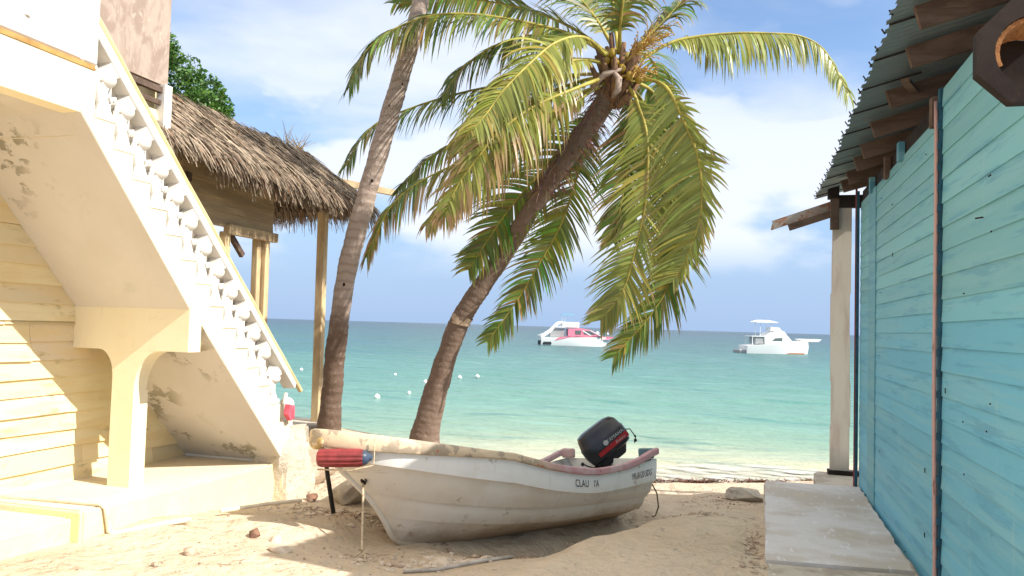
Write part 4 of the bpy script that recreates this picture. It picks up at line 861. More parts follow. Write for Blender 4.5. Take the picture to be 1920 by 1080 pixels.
PB = empty('palm_tree', (-4.6, 11.3, .7)); tag(PB, 'leaning brown palm with a wind-blown crown of long fronds over the water', 'palm tree')
palm_trunk(TR2, [.27, .20, .172, .150, .146, .138, .134, .128, .126, .13, .145, .13], PB, BARK2, .085, .006, 5)
g = MB(); k = Vector((-4.02, 11.0, 2.60))-Vector(PB.location); cc_ = [p for p in cat_rom(TR2, 200) if p.z > 2.57][0]-Vector(PB.location)
g.tube([cc_+Vector((-.02, 0, -.09)), cc_, cc_+Vector((.06, 0, .07))], [.150, .154, .148], 24, cap=False); g.build('trunk_scar', simple('pale_scar', (.55, .42, .30, 1), .9, .4, 9).m, PB, smooth=True)
spec = {  # base colour, leaf length, droop, normal, dryness, forward, count
 'f1': (G2, .62, .13, (.2, -.8, .6), .12, .5, 100), 'f2': (G1, .72, .16, (-.1, -.6, .8), .08, .55, 110), 'f3': (G1, .7, .08, (0, .3, 1), .05, .6, 90), 'f4': (G1, .66, .17, (0, -.5, .9), .12, .5, 100),
 'f5': (G1, .72, .22, (0, -.6, .8), .42, .5, 110), 'f6': (G2, .62, .17, (.1, -.8, .5), .38, .5, 90), 'f7': (G1, .66, .08, (.2, -1, .2), .05, .6, 90), 'f8': (G1, .62, .08, (0, -1, .2), .05, .6, 100),
 'f9': (G2, .66, .07, (.1, -1, .1), .12, .55, 100), 'f10': (G2, .86, .06, (-.2, -1, .1), .12, .35, 110), 'f11': (G1, .72, .07, (0, -1, .1), .10, .6, 100), 'f12': (G2, .62, .24, (.1, -.7, .8), .05, .45, 100),
 'f13': (G1, .5, .2, (0, -.3, .9), .05, .6, 70), 'f14': (G1, .7, .14, (0, -.3, 1), .05, .6, 80), 'f15': (G1, .7, .22, (0, -.3, 1), .05, .6, 80), 'f16': (G1, .7, .2, (0, -1, .3), .05, .6, 60), 'f17': (G1, .6, .2, (0, .3, 1), .1, .6, 60), 'f18': (G1, .6, .2, (0, -.3, 1), .08, .55, 70),
 'f19': (G3, .60, .16, (.1, -.7, .6), .2, .5, 90), 'f20': (G2, .62, .18, (.1, -.8, .6), .5, .5, 90), 'f21': (G1, .66, .2, (0, -.6, .8), .12, .5, 80), 'f22': (G1, .75, .08, (-.1, -1, .1), .1, .4, 90), 'f23': (G1, .6, .08, (0, -1, .1), .2, .5, 70), 'f24': (G1, .66, .2, (0, -.6, .8), .25, .5, 90)}
SWEEP = {'f2': (0, 0, -.5), 'f4': (-.1, 0, -.45), 'f5': (.0, 0, -.6), 'f6': (.1, 0, -.45), 'f12': (-.15, 0, -.8), 'f10': (-.45, 0, -.35), 'f9': (-.25, 0, -.2), 'f11': (-.3, 0, -.25), 'f22': (-.4, 0, -.35), 'f23': (-.3, 0, -.2), 'f20': (0, 0, -.6), 'f24': (0, 0, -.55), 'f19': (.1, 0, -.4), 'f21': (0, 0, -.45), 'f1': (.1, 0, -.25), 'f3': (0, 0, -.2)}
for i, (k, P) in enumerate(FR.items()):
    if k == 'f18': continue
    b, lf, dr, nr, dy_, fw, n = spec[k]; frond('frond', P, PB, b, lf, dr, n, nr, dy_, seed=i*7+1, fwd=fw, sweep=SWEEP.get(k, (0, 0, 0)), asym={'f10': .5, 'f22': .5}.get(k, 1))
# crown heart: fibre sheath, stalk bases, flower spray, young nuts, hanging dead sheath
org = Vector(PB.location); top = Vector(TR2[-1])
g = MB()
for i in range(16):
    a = i*2.4; d = Vector((cos(a), sin(a)*.8, .5+.05*i)).normalized(); p = top-org+Vector((0, 0, -.35+.02*i)); g.tube([p, p+d*.22+Vector((0, 0, .05)), p+d*.42+Vector((0, 0, .25))], [.07, .05, .03], 7)
g.build('stalk_base', FIBRE, PB, smooth=True)
g = MB(); r = random.Random(5); nr = Vector((0, -1, .1)).normalized()
C2 = [p for p in cat_rom(TR2, 120) if p.z > 4.35]
for _ in range(620):
    p = C2[r.randrange(len(C2))]; a = r.uniform(0, 2*pi); d = Vector((cos(a), sin(a), 0)); base = p-org+d*.15
    rnd = r; strip(g, base, d*.5+Vector((r.uniform(-.3, .3), 0, -.5+r.uniform(-.2, .4))), r.uniform(.12, .34), r.uniform(.006, .02), .3, tuple(q*r.uniform(.5, 1.5) for q in (.22, .14, .09)), d.cross(Vector((0, 0, 1))))
rnd = random.Random(11)
g.build('dead_fibre', THATCH, PB)
def spray(base, d, L, n):
    g = MB(); b = Vector(base)
    g.tube([b, b+d*L*.5], [.02, .012], 6)
    for i in range(n):
        s0 = b+d*L*rnd.uniform(.25, .6); q = s0+(d*rnd.uniform(.2, .6)+Vector((rnd.uniform(-.4, .4), rnd.uniform(-.4, .4), rnd.uniform(-.35, .35))))*L*.6; g.tube([s0, (s0+q)/2+Vector((0, 0, .02)), q], [.006, .006, .004], 4)
        g.ball(q, .012, 6)
    return g
spray(top-org+Vector((.05, -.05, .15)), Vector((.75, -.2, .55)).normalized(), .85, 60).build('flower_spray', FLOWER, PB)
spray(top-org+Vector((.05, -.1, .0)), Vector((.8, -.4, .05)).normalized(), .6, 36).build('flower_spray', FLOWER, PB)
for (a, b, c) in ((.10, -.16, .10), (.2, -.14, .0), (.02, -.2, .18), (.28, -.1, .08), (-.1, -.18, .22), (-.02, -.2, .30), (.32, -.12, -.04), (.05, -.2, -.12)):
    g = MB(); g.ball(top-org+Vector((a, b, c)), .055, 12, (1, 1, 1.2)); g.build('coconut', COCO, PB, smooth=True)
g = MB(); t0 = top-org
g.tube([t0+Vector((-.28, -.25, -.16)), t0+Vector((-.1, -.28, .0)), t0+Vector((.12, -.26, .06))], [.03, .045, .02], 8)
g.tube([t0+Vector((.02, -.27, .02)), t0+Vector((.09, -.3, -.08)), t0+Vector((.08, -.3, -.22)), t0+Vector((.0, -.28, -.32))], [.025, .045, .045, .015], 8); g.build('dry_sheath', simple('dry_sheath', (.42, .32, .25, 1), .9, .3).m, PB, smooth=True)

# ------------------------------------------------------------------ beached boat
BO = empty('beached_boat', (-1.441, 9.269, .32)); BO.rotation_mode = 'QUATERNION'
yaw, trim, heel = rad(145.82), rad(1.29), rad(7.86)
BO.rotation_quaternion = (Matrix.Rotation(yaw, 3, 'Z') @ Matrix.Rotation(trim, 3, 'X') @ Matrix.Rotation(heel, 3, 'Y')).to_quaternion()
tag(BO, 'worn white open fishing boat with pinkish rail and black outboard resting on the sand', 'boat')
LB = 3.68
def wid_(u): return max(0.0, 1-max(0, (u-.40)/.60)**2.3)**.62
LEV = [  # name, end s, half breadth, z(u)
 (LB-.80, .012, lambda u: .0+.10*max(0, (u-.8)/.2)**2),
 (LB-.66, .40, lambda u: .13+.20*max(0, (u-.35)/.65)**1.8),
 (LB-.50, .53, lambda u: .27+.27*max(0, (u-.3)/.7)**1.7),
 (LB-.14, .66, lambda u: .445-.06*sin(min(1, u/.55)*pi)+.44*max(0, (u-.22)/.78)**1.5),
 (LB, .735, lambda u: .675-.085*sin(min(1, u/.55)*pi)+.42*max(0, (u-.25)/.75)**1.3)]
def lev(j, u):
    e, b, zf = LEV[j]; bb_ = b*wid_(u)*(1-.02*(1-u)); return Vector((bb_, u*e, zf(u)))
NU = 46
def usamp(i): return 1-(1-i/NU)**1.5
g = MB(); rowsP = []
for sgn in (-1, 1):
    for j in range(3):
        vs = []
        for i in range(NU+1):
            u = usamp(i); a = lev(j, u); b = lev(j+1, u)
            if j: a = a+Vector((.022, 0, -.005))*min(1, (1-u)*6)      # small outward step at each strake
            for k in range(5):
                t = k/4; p = a.lerp(b, t); p.x += sin(pi*t)*(.018 if j != 0 else .01)*min(1, (1-u)*5); vs.append((p.x*sgn, p.y, p.z))
        g.add(vs, [(i*5+k, i*5+k+1, i*5+6+k, i*5+5+k) for i in range(NU) for k in range(4)])
        if j:
            vs = []
            for i in range(NU+1):
                u = usamp(i); a = lev(j, u); b = a+Vector((.022, 0, -.005))*min(1, (1-u)*6); vs += [(a.x*sgn, a.y, a.z), (b.x*sgn, b.y, b.z)]
            g.add(vs, [(2*i, 2*i+1, 2*i+3, 2*i+2) for i in range(NU)])
pr = [lev(j, 0) for j in range(4)]
g.add([(p.x, 0, p.z) for p in pr]+[(-p.x, 0, p.z) for p in pr][::-1], [tuple(range(8))])
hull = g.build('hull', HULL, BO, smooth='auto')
g = MB()     # white upper strake, set outboard by a lip
for sgn in (-1, 1):
    vs = []
    for i in range(NU+1):
        u = usamp(i); a = lev(3, u)+Vector((.046, 0, 0))*min(1, (1-u)*6+.25); b = lev(4, u); o_ = lev(3, u)
        a.y += .02; P = [o_, a]+[a.lerp(b, t)+Vector((.012*sin(pi*t), 0, 0)) for t in (.25, .5, .75)]+[b]
        for p in P: vs.append((p.x*sgn, p.y, p.z))
    g.add(vs, [(i*6+k, i*6+k+1, i*6+7+k, i*6+6+k) for i in range(NU) for k in range(5)])
a, b = lev(3, 0), lev(4, 0); g.add([(a.x+.046, .002, a.z), (b.x, .002, b.z), (-b.x, .002, b.z), (-a.x-.046, .002, a.z)], [(0, 1, 2, 3)])
g.build('topside', TOPSIDE, BO, smooth='auto')
g = MB()     # inside skin, floor, two thwarts
for sgn in (-1, 1):
    vs = []
    for i in range(NU+1):
        u = usamp(i)*.88; b = lev(4, u); c_ = lev(2, u); P = [b+Vector((-.045*min(1, b.x*8), 0, .0)), c_.lerp(b, .5)+Vector((-.07*min(1, b.x*5), 0, 0)), Vector((max(0, c_.x-.07), c_.y, c_.z+.02)), Vector((0, c_.y, c_.z+.0))]
        for p in P: vs.append((max(0, p.x)*sgn, min(p.y+.03, LB-.06), p.z))
    g.add(vs, [(i*4+k, i*4+k+1, i*4+5+k, i*4+4+k) for i in range(NU) for k in range(3)])
g.add([(-.36, .045, .16), (.36, .045, .16), (.48, .045, .28), (.63, .045, .55), (.25, .045, .56), (-.25, .045, .56), (-.63, .045, .55), (-.48, .045, .28)], [tuple(range(8))])
g.build('inside', INNER, BO, smooth='auto')
for s_ in (1.15, 2.2):
    p = lev(4, s_/LB); g = MB(); g.box((0, s_, p.z-.15), (p.x*2-.12, .24, .035)); g.build('thwart', INNER, BO, bevel=.006)
def rail_path(sgn):
    out = []
    for i in range(NU+1):
        u = usamp(i); p = lev(4, u); lift = .07*exp(-(u/.075)**2); out.append(Vector((max(p.x, .0)*sgn, p.y, p.z+.012+lift)))
    return out
g = MB(); rp = rail_path(-1)+rail_path(1)[::-1][1:]; n = len(rp); vs = []
for i, p in enumerate(rp):
    t = (rp[min(i+1, n-1)]-rp[max(i-1, 0)]).normalized(); sd_ = t.cross(Vector((0, 0, 1))).normalized(); sd_ = -sd_ if sd_.dot(Vector((p.x, p.y-1.2, 0))) < 0 else sd_
    k = 1+1.15*sstep(.55, .97, p.y/LB); wdt = .036; hh = .036*k; jit = .004*noise.noise(p*9)
    for a in range(12):
        an = 2*pi*a/12; ce, se = cos(an), sin(an); ce = math.copysign(abs(ce)**.55, ce); se = math.copysign(abs(se)**.55, se); q = p+sd_*((wdt+jit)*ce+.008)+Vector((0, 0, hh*se-.03*(k-1))); vs.append(q)
fs = [(i*12+a, i*12+(a+1) % 12, (i+1)*12+(a+1) % 12, (i+1)*12+a) for i in range(n-1) for a in range(12)]+[tuple(range(12)), tuple((n-1)*12+a for a in range(12))]
g.add(vs, fs); g.build('gunwale', RAIL, BO, smooth='auto')
g = MB(); vs = []; nb = 10     # small foredeck
for i in range(nb+1):
    u = lerp(.84, .995, i/nb); p = lev(4, u)
    for k in range(5): x = lerp(-p.x+.02, p.x-.02, k/4) if p.x > .03 else 0; vs.append((x, p.y, p.z+.02-.012*abs(k-2)))
g.add(vs, [(i*5+k, i*5+k+1, i*5+6+k, i*5+5+k) for i in range(nb) for k in range(4)]); g.build('foredeck', BOWCAP, BO)
g = MB(); p = lev(4, 1); g.ball((0, LB-.01, p.z-.055), .1, 16, (1.35, .42, .72)); g.build('bow_cap', BOWCAP, BO, smooth=True)
g = MB()
for i in range(14):   # stem band
    pass
K = [lev(0, .93), lev(0, 1), lev(1, 1), lev(2, 1), lev(3, 1), lev(4, .999)+Vector((0, 0, -.06))]; K = [Vector((0, q.y+.004, q.z)) for q in K]
g.tube(cat_rom(K, 30), [.03]*30, 8); g.build('stem', HULL, BO, smooth=True)
for sgn in (-1, 1):
    g = MB(); g.box((sgn*.62, .05, .735), (.20, .06, .11), bev=.015); g.build('quarter_knee', simple('faded_blue_knee', (.12, .22, .27, 1), .6).m if sgn < 0 else RAIL, BO)
g = MB(); g.beam((0, .0, .60), (0, .0, .60), .1, .1) if False else g.box((0, -.012, .535), (.46, .05, .13), bev=.01); g.build('motor_pad', RAFTER, BO)
# hull writing mapped on to the near topside
def wrap(s, u0, size, squash, name):
    me = text_mesh(s, size); hm = .5
    for v in me.vertices:
        xx, yy = v.co.x*squash, v.co.y
        sarc = u0*LB-xx; u = sarc/LB; a = lev(3, u)+Vector((.049, 0, 0)); a.y += .02*(1); b = lev(4, u); h = (b-a).length; t = .45+yy/h
        p = a.lerp(b, t); p.x += .012*sin(pi*max(0, min(1, t)))+.004; v.co = Vector((-p.x, p.y, p.z))
    me.materials.append(INK); o = bpy.data.objects.new(name, me); col.objects.link(o); o.parent = BO; return o
wrap('CLAU', .318, .105, .72, 'name_lettering'); wrap("I'A", .262, .095, .72, 'name_lettering'); wrap('YR-2120 SDG', .068, .095, .62, 'number_lettering')
# bow eye stain and fixing
pe = lev(2, .965)
BOI = (Matrix.Translation(BO.location) @ BO.rotation_quaternion.to_matrix().to_4x4()).inverted(); e_ = BOI @ Vector((-3.262, 6.575, 1.085))
g = MB(); g.ball(e_, .030, 10, (.7, 1, 1.3)); g.tube([e_+Vector((-.02, 0, .02)), e_+Vector((-.05, 0, -.01)), e_+Vector((-.02, 0, -.04))], .010, 6); g.build('bow_eye', DARKWOOD, BO, smooth=True)
# outboard motor, tilted up
MO = bpy.data.objects.new('outboard_motor', None); col.objects.link(MO); MO.parent = BO; MO.location = (.06, .04, .58); MO.rotation_euler = (rad(-34), 0, rad(-34)); MO.scale = (1.02, 1.02, 1.02); MO['label'] = 'black outboard motor with red stripe, tilted up on the transom'
def cowl_section(z, fx, fy, yc):
    out = []
    for j in range(24):
        a = 2*pi*j/24; c_, s_ = cos(a), sin(a); out.append(Vector((fx*(abs(c_)**.62)*(1 if c_ > 0 else -1), yc+fy*(abs(s_)**.62)*(1 if s_ > 0 else -1), z)))
    return out
g = MB(); secs = [(.05, .10, .20, -.16), (.08, .135, .26, -.18), (.17, .15, .285, -.18), (.27, .15, .285, -.18), (.285, .142, .275, -.18), (.37, .135, .255, -.18), (.415, .115, .225, -.17), (.432, .08, .17, -.17)]
vs = []
for z, fx, fy, yc in secs: vs += cowl_section(z, fx, fy, yc)
g.add(vs, [(i*24+j, i*24+(j+1) % 24, i*24+24+(j+1) % 24, i*24+24+j) for i in range(len(secs)-1) for j in range(24)]+[tuple(range(24))[::-1], tuple(range((len(secs)-1)*24, len(secs)*24))])
g.build('cowl', COWL, MO, smooth='auto')
g = MB(); vs = cowl_section(-.02, .085, .17, -.15)+cowl_section(.06, .11, .22, -.16); g.add(vs, [(j, (j+1) % 24, 24+(j+1) % 24, 24+j) for j in range(24)]+[tuple(range(24)), tuple(range(24, 48))])
g.box((0, -.09, -.16), (.10, .15, .34), bev=.03); g.box((0, -.13, -.36), (.07, .15, .20), bev=.025); g.ball((0, -.13, -.48), .045, 12, (1, 2.4, 1)); g.box((0, -.15, -.32), (.14, .24, .016))
for k in range(3): g.box((0, -.26, -.48), (.02, .02, .13), Matrix.Rotation(k*2*pi/3, 3, 'Y') @ Matrix.Rotation(.5, 3, 'Z'))
g.box((0, .03, -.12), (.2, .08, .25), bev=.02); g.build('motor_leg', BLACK, MO, smooth='auto')
def side_x(z): return interp([(.08, .135), (.17, .15), (.27, .15), (.285, .142), (.37, .135)], z)
g = MB(); vs = []
for i in range(9):
    t = i/8; yy = lerp(-.02, -.44, t); 
    for z in (.115+.01*t, .165+.025*t): vs.append((-(side_x(z)+.003), yy, z))
g.add(vs, [(2*i, 2*i+1, 2*i+3, 2*i+2) for i in range(8)])
vs2 = [(-x, y, z) for x, y, z in vs]; g.add(vs2, [(2*i, 2*i+1, 2*i+3, 2*i+2) for i in range(8)]); g.build('red_stripe', REDBAND, MO)
def side_text(s, size, yc, zc, mat, name, ital=0.0, sq=1):
    me = text_mesh(s, size)
    for v in me.vertices:
        y_, z_ = v.co.x*sq+v.co.y*ital, v.co.y; zz = zc+z_; v.co = Vector((-(side_x(zz)+.007), yc-y_, zz))
    me.materials.append(mat); o = bpy.data.objects.new(name, me); col.objects.link(o); o.parent = MO
side_text('YAMAHA', .058, -.295, .215, SILVER, 'brand_lettering', .1, 1.0); side_text('Enduro', .045, -.33, .150, SILVER, 'model_lettering', .25)
g = MB(); vs = []
for r_ in (.030,): 
    for j in range(20): a = 2*pi*j/20; vs.append((-(side_x(.215)+.006), -.165+r_*cos(a), .215+r_*sin(a)))
g.add(vs, [tuple(range(20))])
for k in range(3):
    a = k*2*pi/3+pi/2; d = Vector((0, cos(a), sin(a))); e = Vector((0, -sin(a), cos(a))); c_ = Vector((-(side_x(.215)+.008), -.165, .215)); g.add([c_-e*.003, c_+e*.003, c_+d*.027+e*.003, c_+d*.027-e*.003], [(0, 1, 2, 3)])
g.build('round_emblem', SILVER, MO)
g = MB(); g.tube([(0, .03, .02), (-.02, .25, .10), (-.03, .42, .20)], [.02, .02, .024], 8); g.tube([(-.05, .10, .05), (-.06, .17, .16)], .008, 6); g.ball((-.06, .18, .17), .022, 8); g.build('tiller', BLACK, MO, smooth=True)
g = MB(); g.tube([(-.05, -.44, .20), (-.06, -.50, .16), (-.06, -.50, .05), (-.05, -.45, .0)], .007, 6); g.ball((-.055, -.475, .02), .02, 8); g.ball((-.06, -.50, .06), .014, 8); g.build('cable', BLACK, MO, smooth=True)
g = MB(); g.tube([(-.60, -.02, .42), (-.63, -.07, .30), (-.64, -.07, .15), (-.62, -.03, .06), (-.58, -.02, .05)], .008, 6); g.build('stern_line', simple('greenish_cord', (.13, .12, .06, 1), .9).m, BO, smooth=True)

BOM = Matrix.Translation(BO.location) @ BO.rotation_quaternion.to_matrix().to_4x4()
def bpt(x, y, z): return BOM @ Vector((x, y, z))
# fender lying against the bow
FE = empty('fender', (0, 0, 0)); tag(FE, 'red ribbed boat fender with blue ends tied at the bow', 'fender')
fa = bpt(-.135, LB+.05, .90); fb = bpt(-.38, LB-.26, .885); dF = (fb-fa).normalized(); FE.location = (fa+fb)/2; oF = Vector(FE.location); LF = (fb-fa).length
M3 = dF.to_track_quat('Z', 'Y').to_matrix()
g = MB(); vs = []; NJ = 48; prof = [(-.5, .052), (-.47, .068), (-.40, .075), (0, .077), (.40, .075), (.5, .066)]
for t, r_ in prof:
    for j in range(NJ): a = 2*pi*j/NJ; q = r_*(1+.045*(1 if (j % 4) < 2 else -1)); vs.append(M3 @ Vector((q*cos(a), q*sin(a), t*LF)))
g.add(vs, [(i*NJ+j, i*NJ+(j+1) % NJ, i*NJ+NJ+(j+1) % NJ, i*NJ+NJ+j) for i in range(len(prof)-1) for j in range(NJ)]+[tuple(range(NJ)), tuple(range((len(prof)-1)*NJ, len(prof)*NJ))]); g.build('fender_body', FENDER, FE, smooth='auto')
for s_ in (1,):
    g = MB(); g.lathe([(.066, 0), (.060, .022), (.042, .04), (.024, .055), (.024, .07), (.012, .075)], M3 @ Vector((0, 0, s_*.5*LF)), 20, M3 @ Matrix.Diagonal(Vector((1, 1, s_)))); g.build('end_cap', FBLUE, FE, smooth='auto')
g = MB(); e1 = M3 @ Vector((0, 0, .5*LF+.09)); e0 = M3 @ Vector((0, 0, -.5*LF)); g.tube([e1+Vector((0, 0, .16)), e1+Vector((0, 0, .05)), e1, e1+Vector((.01, -.02, -.06)), (e1*.6+e0*.4)+Vector((.02, -.03, -.10)), e0+Vector((.02, -.03, -.09))], .007, 6); g.build('fender_cord', ROPE, FE, smooth=True)
# mooring line
eye = Vector((-3.255, 6.555, 1.055)); gz = ground_z(-3.1, 6.2)
end = Vector((-3.09, 6.25, 0)); end.z = ground_z(end.x, end.y)
g = MB(); g.tube([eye, eye.lerp(end, .3)+Vector((.004, 0, 0)), eye.lerp(end, .85), end+Vector((0, 0, .06)), end+Vector((-.05, -.08, .012)), end+Vector((-.06, -.2, .012))], .011, 7)
g.tube([end+Vector((0, 0, .07)), end+Vector((.03, .0, .085)), end+Vector((.06, -.06, .04)), end+Vector((.09, -.12, .012))], .006, 6); g.ball(end+Vector((0, 0, .075)), .017, 8)
tag(g.build('mooring_rope', ROPE, smooth=True), 'thin pale rope hanging from the bow down to the sand', 'rope')
# black bar leaning behind the bow
g = MB(); g.tube([(-3.69, 6.62, 1.33), (-3.70, 6.72, 1.06), (-3.68, 6.82, .70)], [.019, .022, .022], 8); tag(g.build('metal_bar', BLACK, smooth=True), 'black metal bar standing behind the bow of the boat', 'bar')

# ------------------------------------------------------------------ rocks and bits on the sand
def rock(name, loc, size, mat, label, cat, seed, flat=1.0, cuts=0.0):
    bm = bmesh.new(); bmesh.ops.create_icosphere(bm, subdivisions=3, radius=1)
    r = random.Random(seed); pl = [(Vector((r.uniform(-1, 1), r.uniform(-1, 1), r.uniform(-1, 1))).normalized(), r.uniform(.5, .8)) for _ in range(9)]
    for v in bm.verts:
        for n_, d in pl:
            e = v.co.dot(n_)-d
            if e > 0: v.co -= n_*e
        v.co *= 1+.10*noise.noise(v.co*2.3+Vector((seed, 0, 0)))+.05*noise.noise(v.co*6+Vector((0, seed, 0)))
        v.co = Vector((v.co.x*size[0], v.co.y*size[1], v.co.z*size[2]))
    me = bpy.data.meshes.new(name); bm.to_mesh(me); bm.free(); me.materials.append(mat); me.polygons.foreach_set('use_smooth', [True]*len(me.polygons)); me.set_sharp_from_angle(angle=rad(28))
    o = bpy.data.objects.new(name, me); col.objects.link(o); o.location = loc; o.rotation_euler = (0, 0, r.uniform(0, 6)); return tag(o, label, cat)
def onsand(x, y, dz=0): return (x, y, ground_z(x, y)+dz)
rock('rock', onsand(-3.98, 5.2, .02), (.09, .07, .05), ROCK[0], 'small tan stone alone on the bright sand at the left', 'rock', 1)
rock('rock', onsand(-3.91, 5.92, .02), (.07, .06, .05), ROCK[2], 'small brown stone at the edge of the bow shadow', 'rock', 2)
rock('rock', onsand(-3.72, 5.93, .01), (.09, .07, .045), ROCK[1], 'pale stone right beside the small brown one', 'rock', 3)
rock('rock', onsand(-3.50, 5.62, .0), (.17, .12, .05), ROCK[1], 'largest flat pale rock on the sand left of the rope', 'rock', 4)
rock('rock', onsand(-1.48, 7.42, .05), (.075, .07, .06), ROCK[2], 'reddish brown stone on the crest beside the boat bottom', 'rock', 5)
rock('rock', onsand(-2.45, 6.45, .0), (.24, .12, .045), ROCK[1], 'long flat pale rock lying in the shade under the keel', 'rock', 6)
rock('rock', onsand(-4.72, 8.25, .20), (.36, .30, .34), ROCK[1], 'big pale boulder at the foot of the stair behind the bow', 'rock', 7)
rock('concrete_block', onsand(-3.98, 7.75, .10), (.32, .22, .20), CONC, 'grey stained concrete block lying behind the bow', 'block', 8)
rock('rock', onsand(-4.36, 7.6, .02), (.09, .07, .06), ROCK[2], 'dark stone by the broken pier of the stair', 'rock', 9)
rock('rock', onsand(-4.05, 6.75, .0), (.08, .05, .035), ROCK[0], 'small rounded stone just behind the black bar', 'rock', 10)
rock('rock', onsand(-2.72, 6.12, .0), (.10, .06, .03), ROCK[0], 'low sandy stone near the lower end of the rope', 'rock', 11)
rock('rock', onsand(.05, 10.45, .06), (.30, .26, .13), CONC, 'grey boulder at the far left corner of the pale slab', 'rock', 12)
g = MB(); p = [(-2.52, 5.82), (-2.3, 5.98), (-2.05, 6.25), (-1.85, 6.55)]; g.tube([onsand(x, y, .02) for x, y in p], .017, 8); tag(g.build('pipe', simple('grey_pipe', (.48, .44, .38, 1), .7).m, smooth=True), 'thin grey pipe half buried in the sand in front of the boat', 'pipe')
g = MB(); g.box((0, 0, 0), (.32, .16, .02)); o = g.build('board_scrap', simple('blue_grey_scrap', (.22, .27, .32, 1), .8).m, None, bevel=.004); o.location = onsand(-1.18, 8.12, .03); o.rotation_euler = (.1, .05, .6); tag(o, 'blue-grey scrap of board beside the boat near the stern', 'board')
# seaweed line along the wash
g = MB(); r = random.Random(21); rnd = r
for _ in range(5200):
    x = r.uniform(-7, 1.3); yy = shore_y(x)-1.18+.10*sin(x*2.3)+.07*sin(x*6)+r.gauss(0, .07); k = noise.noise(Vector((x*2.2, 0, 0)))
    if r.random() > .62+k: continue
    a = r.uniform(0, 6.28); strip(g, Vector(onsand(x, yy, .005+.03*r.random())), Vector((cos(a), sin(a), r.uniform(-.1, .7))), r.uniform(.05, .15), .02, .3, tuple(q*r.uniform(.5, 1.6) for q in (.10, .042, .02)), Vector((0, 0, 1)), 2)
tag(g.build('seaweed', WEED2), 'line of brown seaweed washed up along the edge of the water', 'seaweed', kind='stuff')
g = MB()
spots = [(-1.0, 8.35, .55, .14, 800), (-.55, 9.3, .7, .22, 600), (-.2, 10.2, .8, .4, 260), (-2.0, 6.85, .5, .2, 380), (-2.9, 6.2, .5, .25, 60), (-3.2, 7.3, .45, .2, 300), (.1, 7.1, .08, .7, 160), (-3.9, 7.2, .4, .2, 260), (-1.6, 7.6, .35, .14, 380)]
for (cx, cy, sx, sy_, n) in spots:
    for _ in range(n):
        x, yy = r.gauss(cx, sx*.55), r.gauss(cy, sy_*.6); 
        if x > .16 and yy > 6.4: continue
        a = r.uniform(0, 6.28); t = r.random(); c_ = (.11, .055, .03) if t < .5 else (.24, .14, .08) if t < .8 else (.35, .24, .15)
        strip(g, Vector(onsand(x, yy, .002)), Vector((cos(a), sin(a), r.uniform(-.05, .25))), r.uniform(.02, .13), r.uniform(.004, .012), .15, c_, Vector((0, 0, 1)), 2)
tag(g.build('beach_litter', WEED2), 'dry twigs and weed scattered over the sand around the boat', 'beach debris', kind='stuff')
g = MB()
for _ in range(330):
    cx, cy, sx, sy_, n = spots[r.randrange(len(spots))] if r.random() < .75 else (-3.4, 5.7, 1.0, .8, 1)
    x, yy = r.gauss(cx, sx*.6), r.gauss(cy, sy_*.7); s_ = r.uniform(.004, .014)*(2.4 if r.random() < .07 else 1)
    if x > .12 and yy > 4.1: continue
    g.ball(onsand(x, yy, s_*.3), s_, 6, (1, r.uniform(.6, 1), .6))
tag(g.build('pebbles', ROCK[0]), 'scattered pebbles and broken shell on the sand', 'pebbles', kind='stuff')

# ------------------------------------------------------------------ yachts and buoys
def hull_mb(L, B, H, flare=.75, rise=.5, sternh=.8, k=0):
    g = MB(); n = 20; vs = []
    for i in range(n+1):
        u = i/n; w = (1-max(0, (u-.4)/.6)**2.2)**.8; zt = H*(sternh+(1-sternh)*u**.8+rise*max(0, u-.4)**1.6); rk = .12*L*max(0, u-.5)
        x0 = u*(L*.90)
        vs += [(x0, -.02, -.4), (x0, -B*.5*flare*w, -.15), (x0+rk*.3, -B*.5*(flare+.12)*w, zt*.45), (x0+rk, -B*.5*w, zt), (x0+rk, B*.5*w, zt), (x0+rk*.3, B*.5*(flare+.12)*w, zt*.45), (x0, B*.5*flare*w, -.15), (x0, .02, -.4)]
    g.add(vs, [(i*8+q, i*8+(q+1) % 8, i*8+8+(q+1) % 8, i*8+8+q) for i in range(n) for q in range(8)]+[tuple(range(8)), tuple(n*8+q for q in range(8))]); return g
# white sport fishing yacht
Y1 = empty('motor_yacht', (-.16, 97.6, 0.0), math.atan2(12.0, 8.4)*.0+rad(18)); tag(Y1, 'white motor yacht with flybridge anchored at the right', 'yacht')
Y1.location = (-.3, 99.5, .0); Y1.rotation_euler = (0, 0, rad(22))
SC = 1.0; LY = 8.9
hull_mb(LY, 2.9, 1.45, .8, .55, .62).build('hull', YWHITE, Y1, smooth='auto')
g = MB(); g.prism([(3.6, -1.19), (7.2, -.95), (7.2, .95), (3.6, 1.19)], 'z', -.02, .16); g.build('waterline', YRUST, Y1)
g = MB(); g.prism([(2.3, .9), (2.2, 1.9), (2.9, 2.5), (3.9, 2.75), (4.6, 2.7), (5.0, 2.2), (5.8, 1.35), (6.0, 1.2), (6.0, .9)], 'y', -1.05, 1.05); g.build('cabin', YWHITE, Y1)
g = MB()
for y in (-1.06, 1.06): g.prism([(3.1, 1.5), (3.5, 1.85), (4.4, 1.92), (4.4, 1.5)], 'y', y-.01, y+.01)
g.build('cabin_window', YGLASS, Y1)
g = MB(); g.box((1.7, 0, 1.55), (1.1, 1.9, .8)); g.build('aft_glazing', YGREY, Y1)
g = MB(); g.box((1.6, 0, 2.02), (1.9, 2.2, .08), bev=.03)
for y in (-1, 1): g.box((.75, y, 1.4), (.06, .06, 1.2))
g.build('cockpit_roof', YWHITE, Y1)
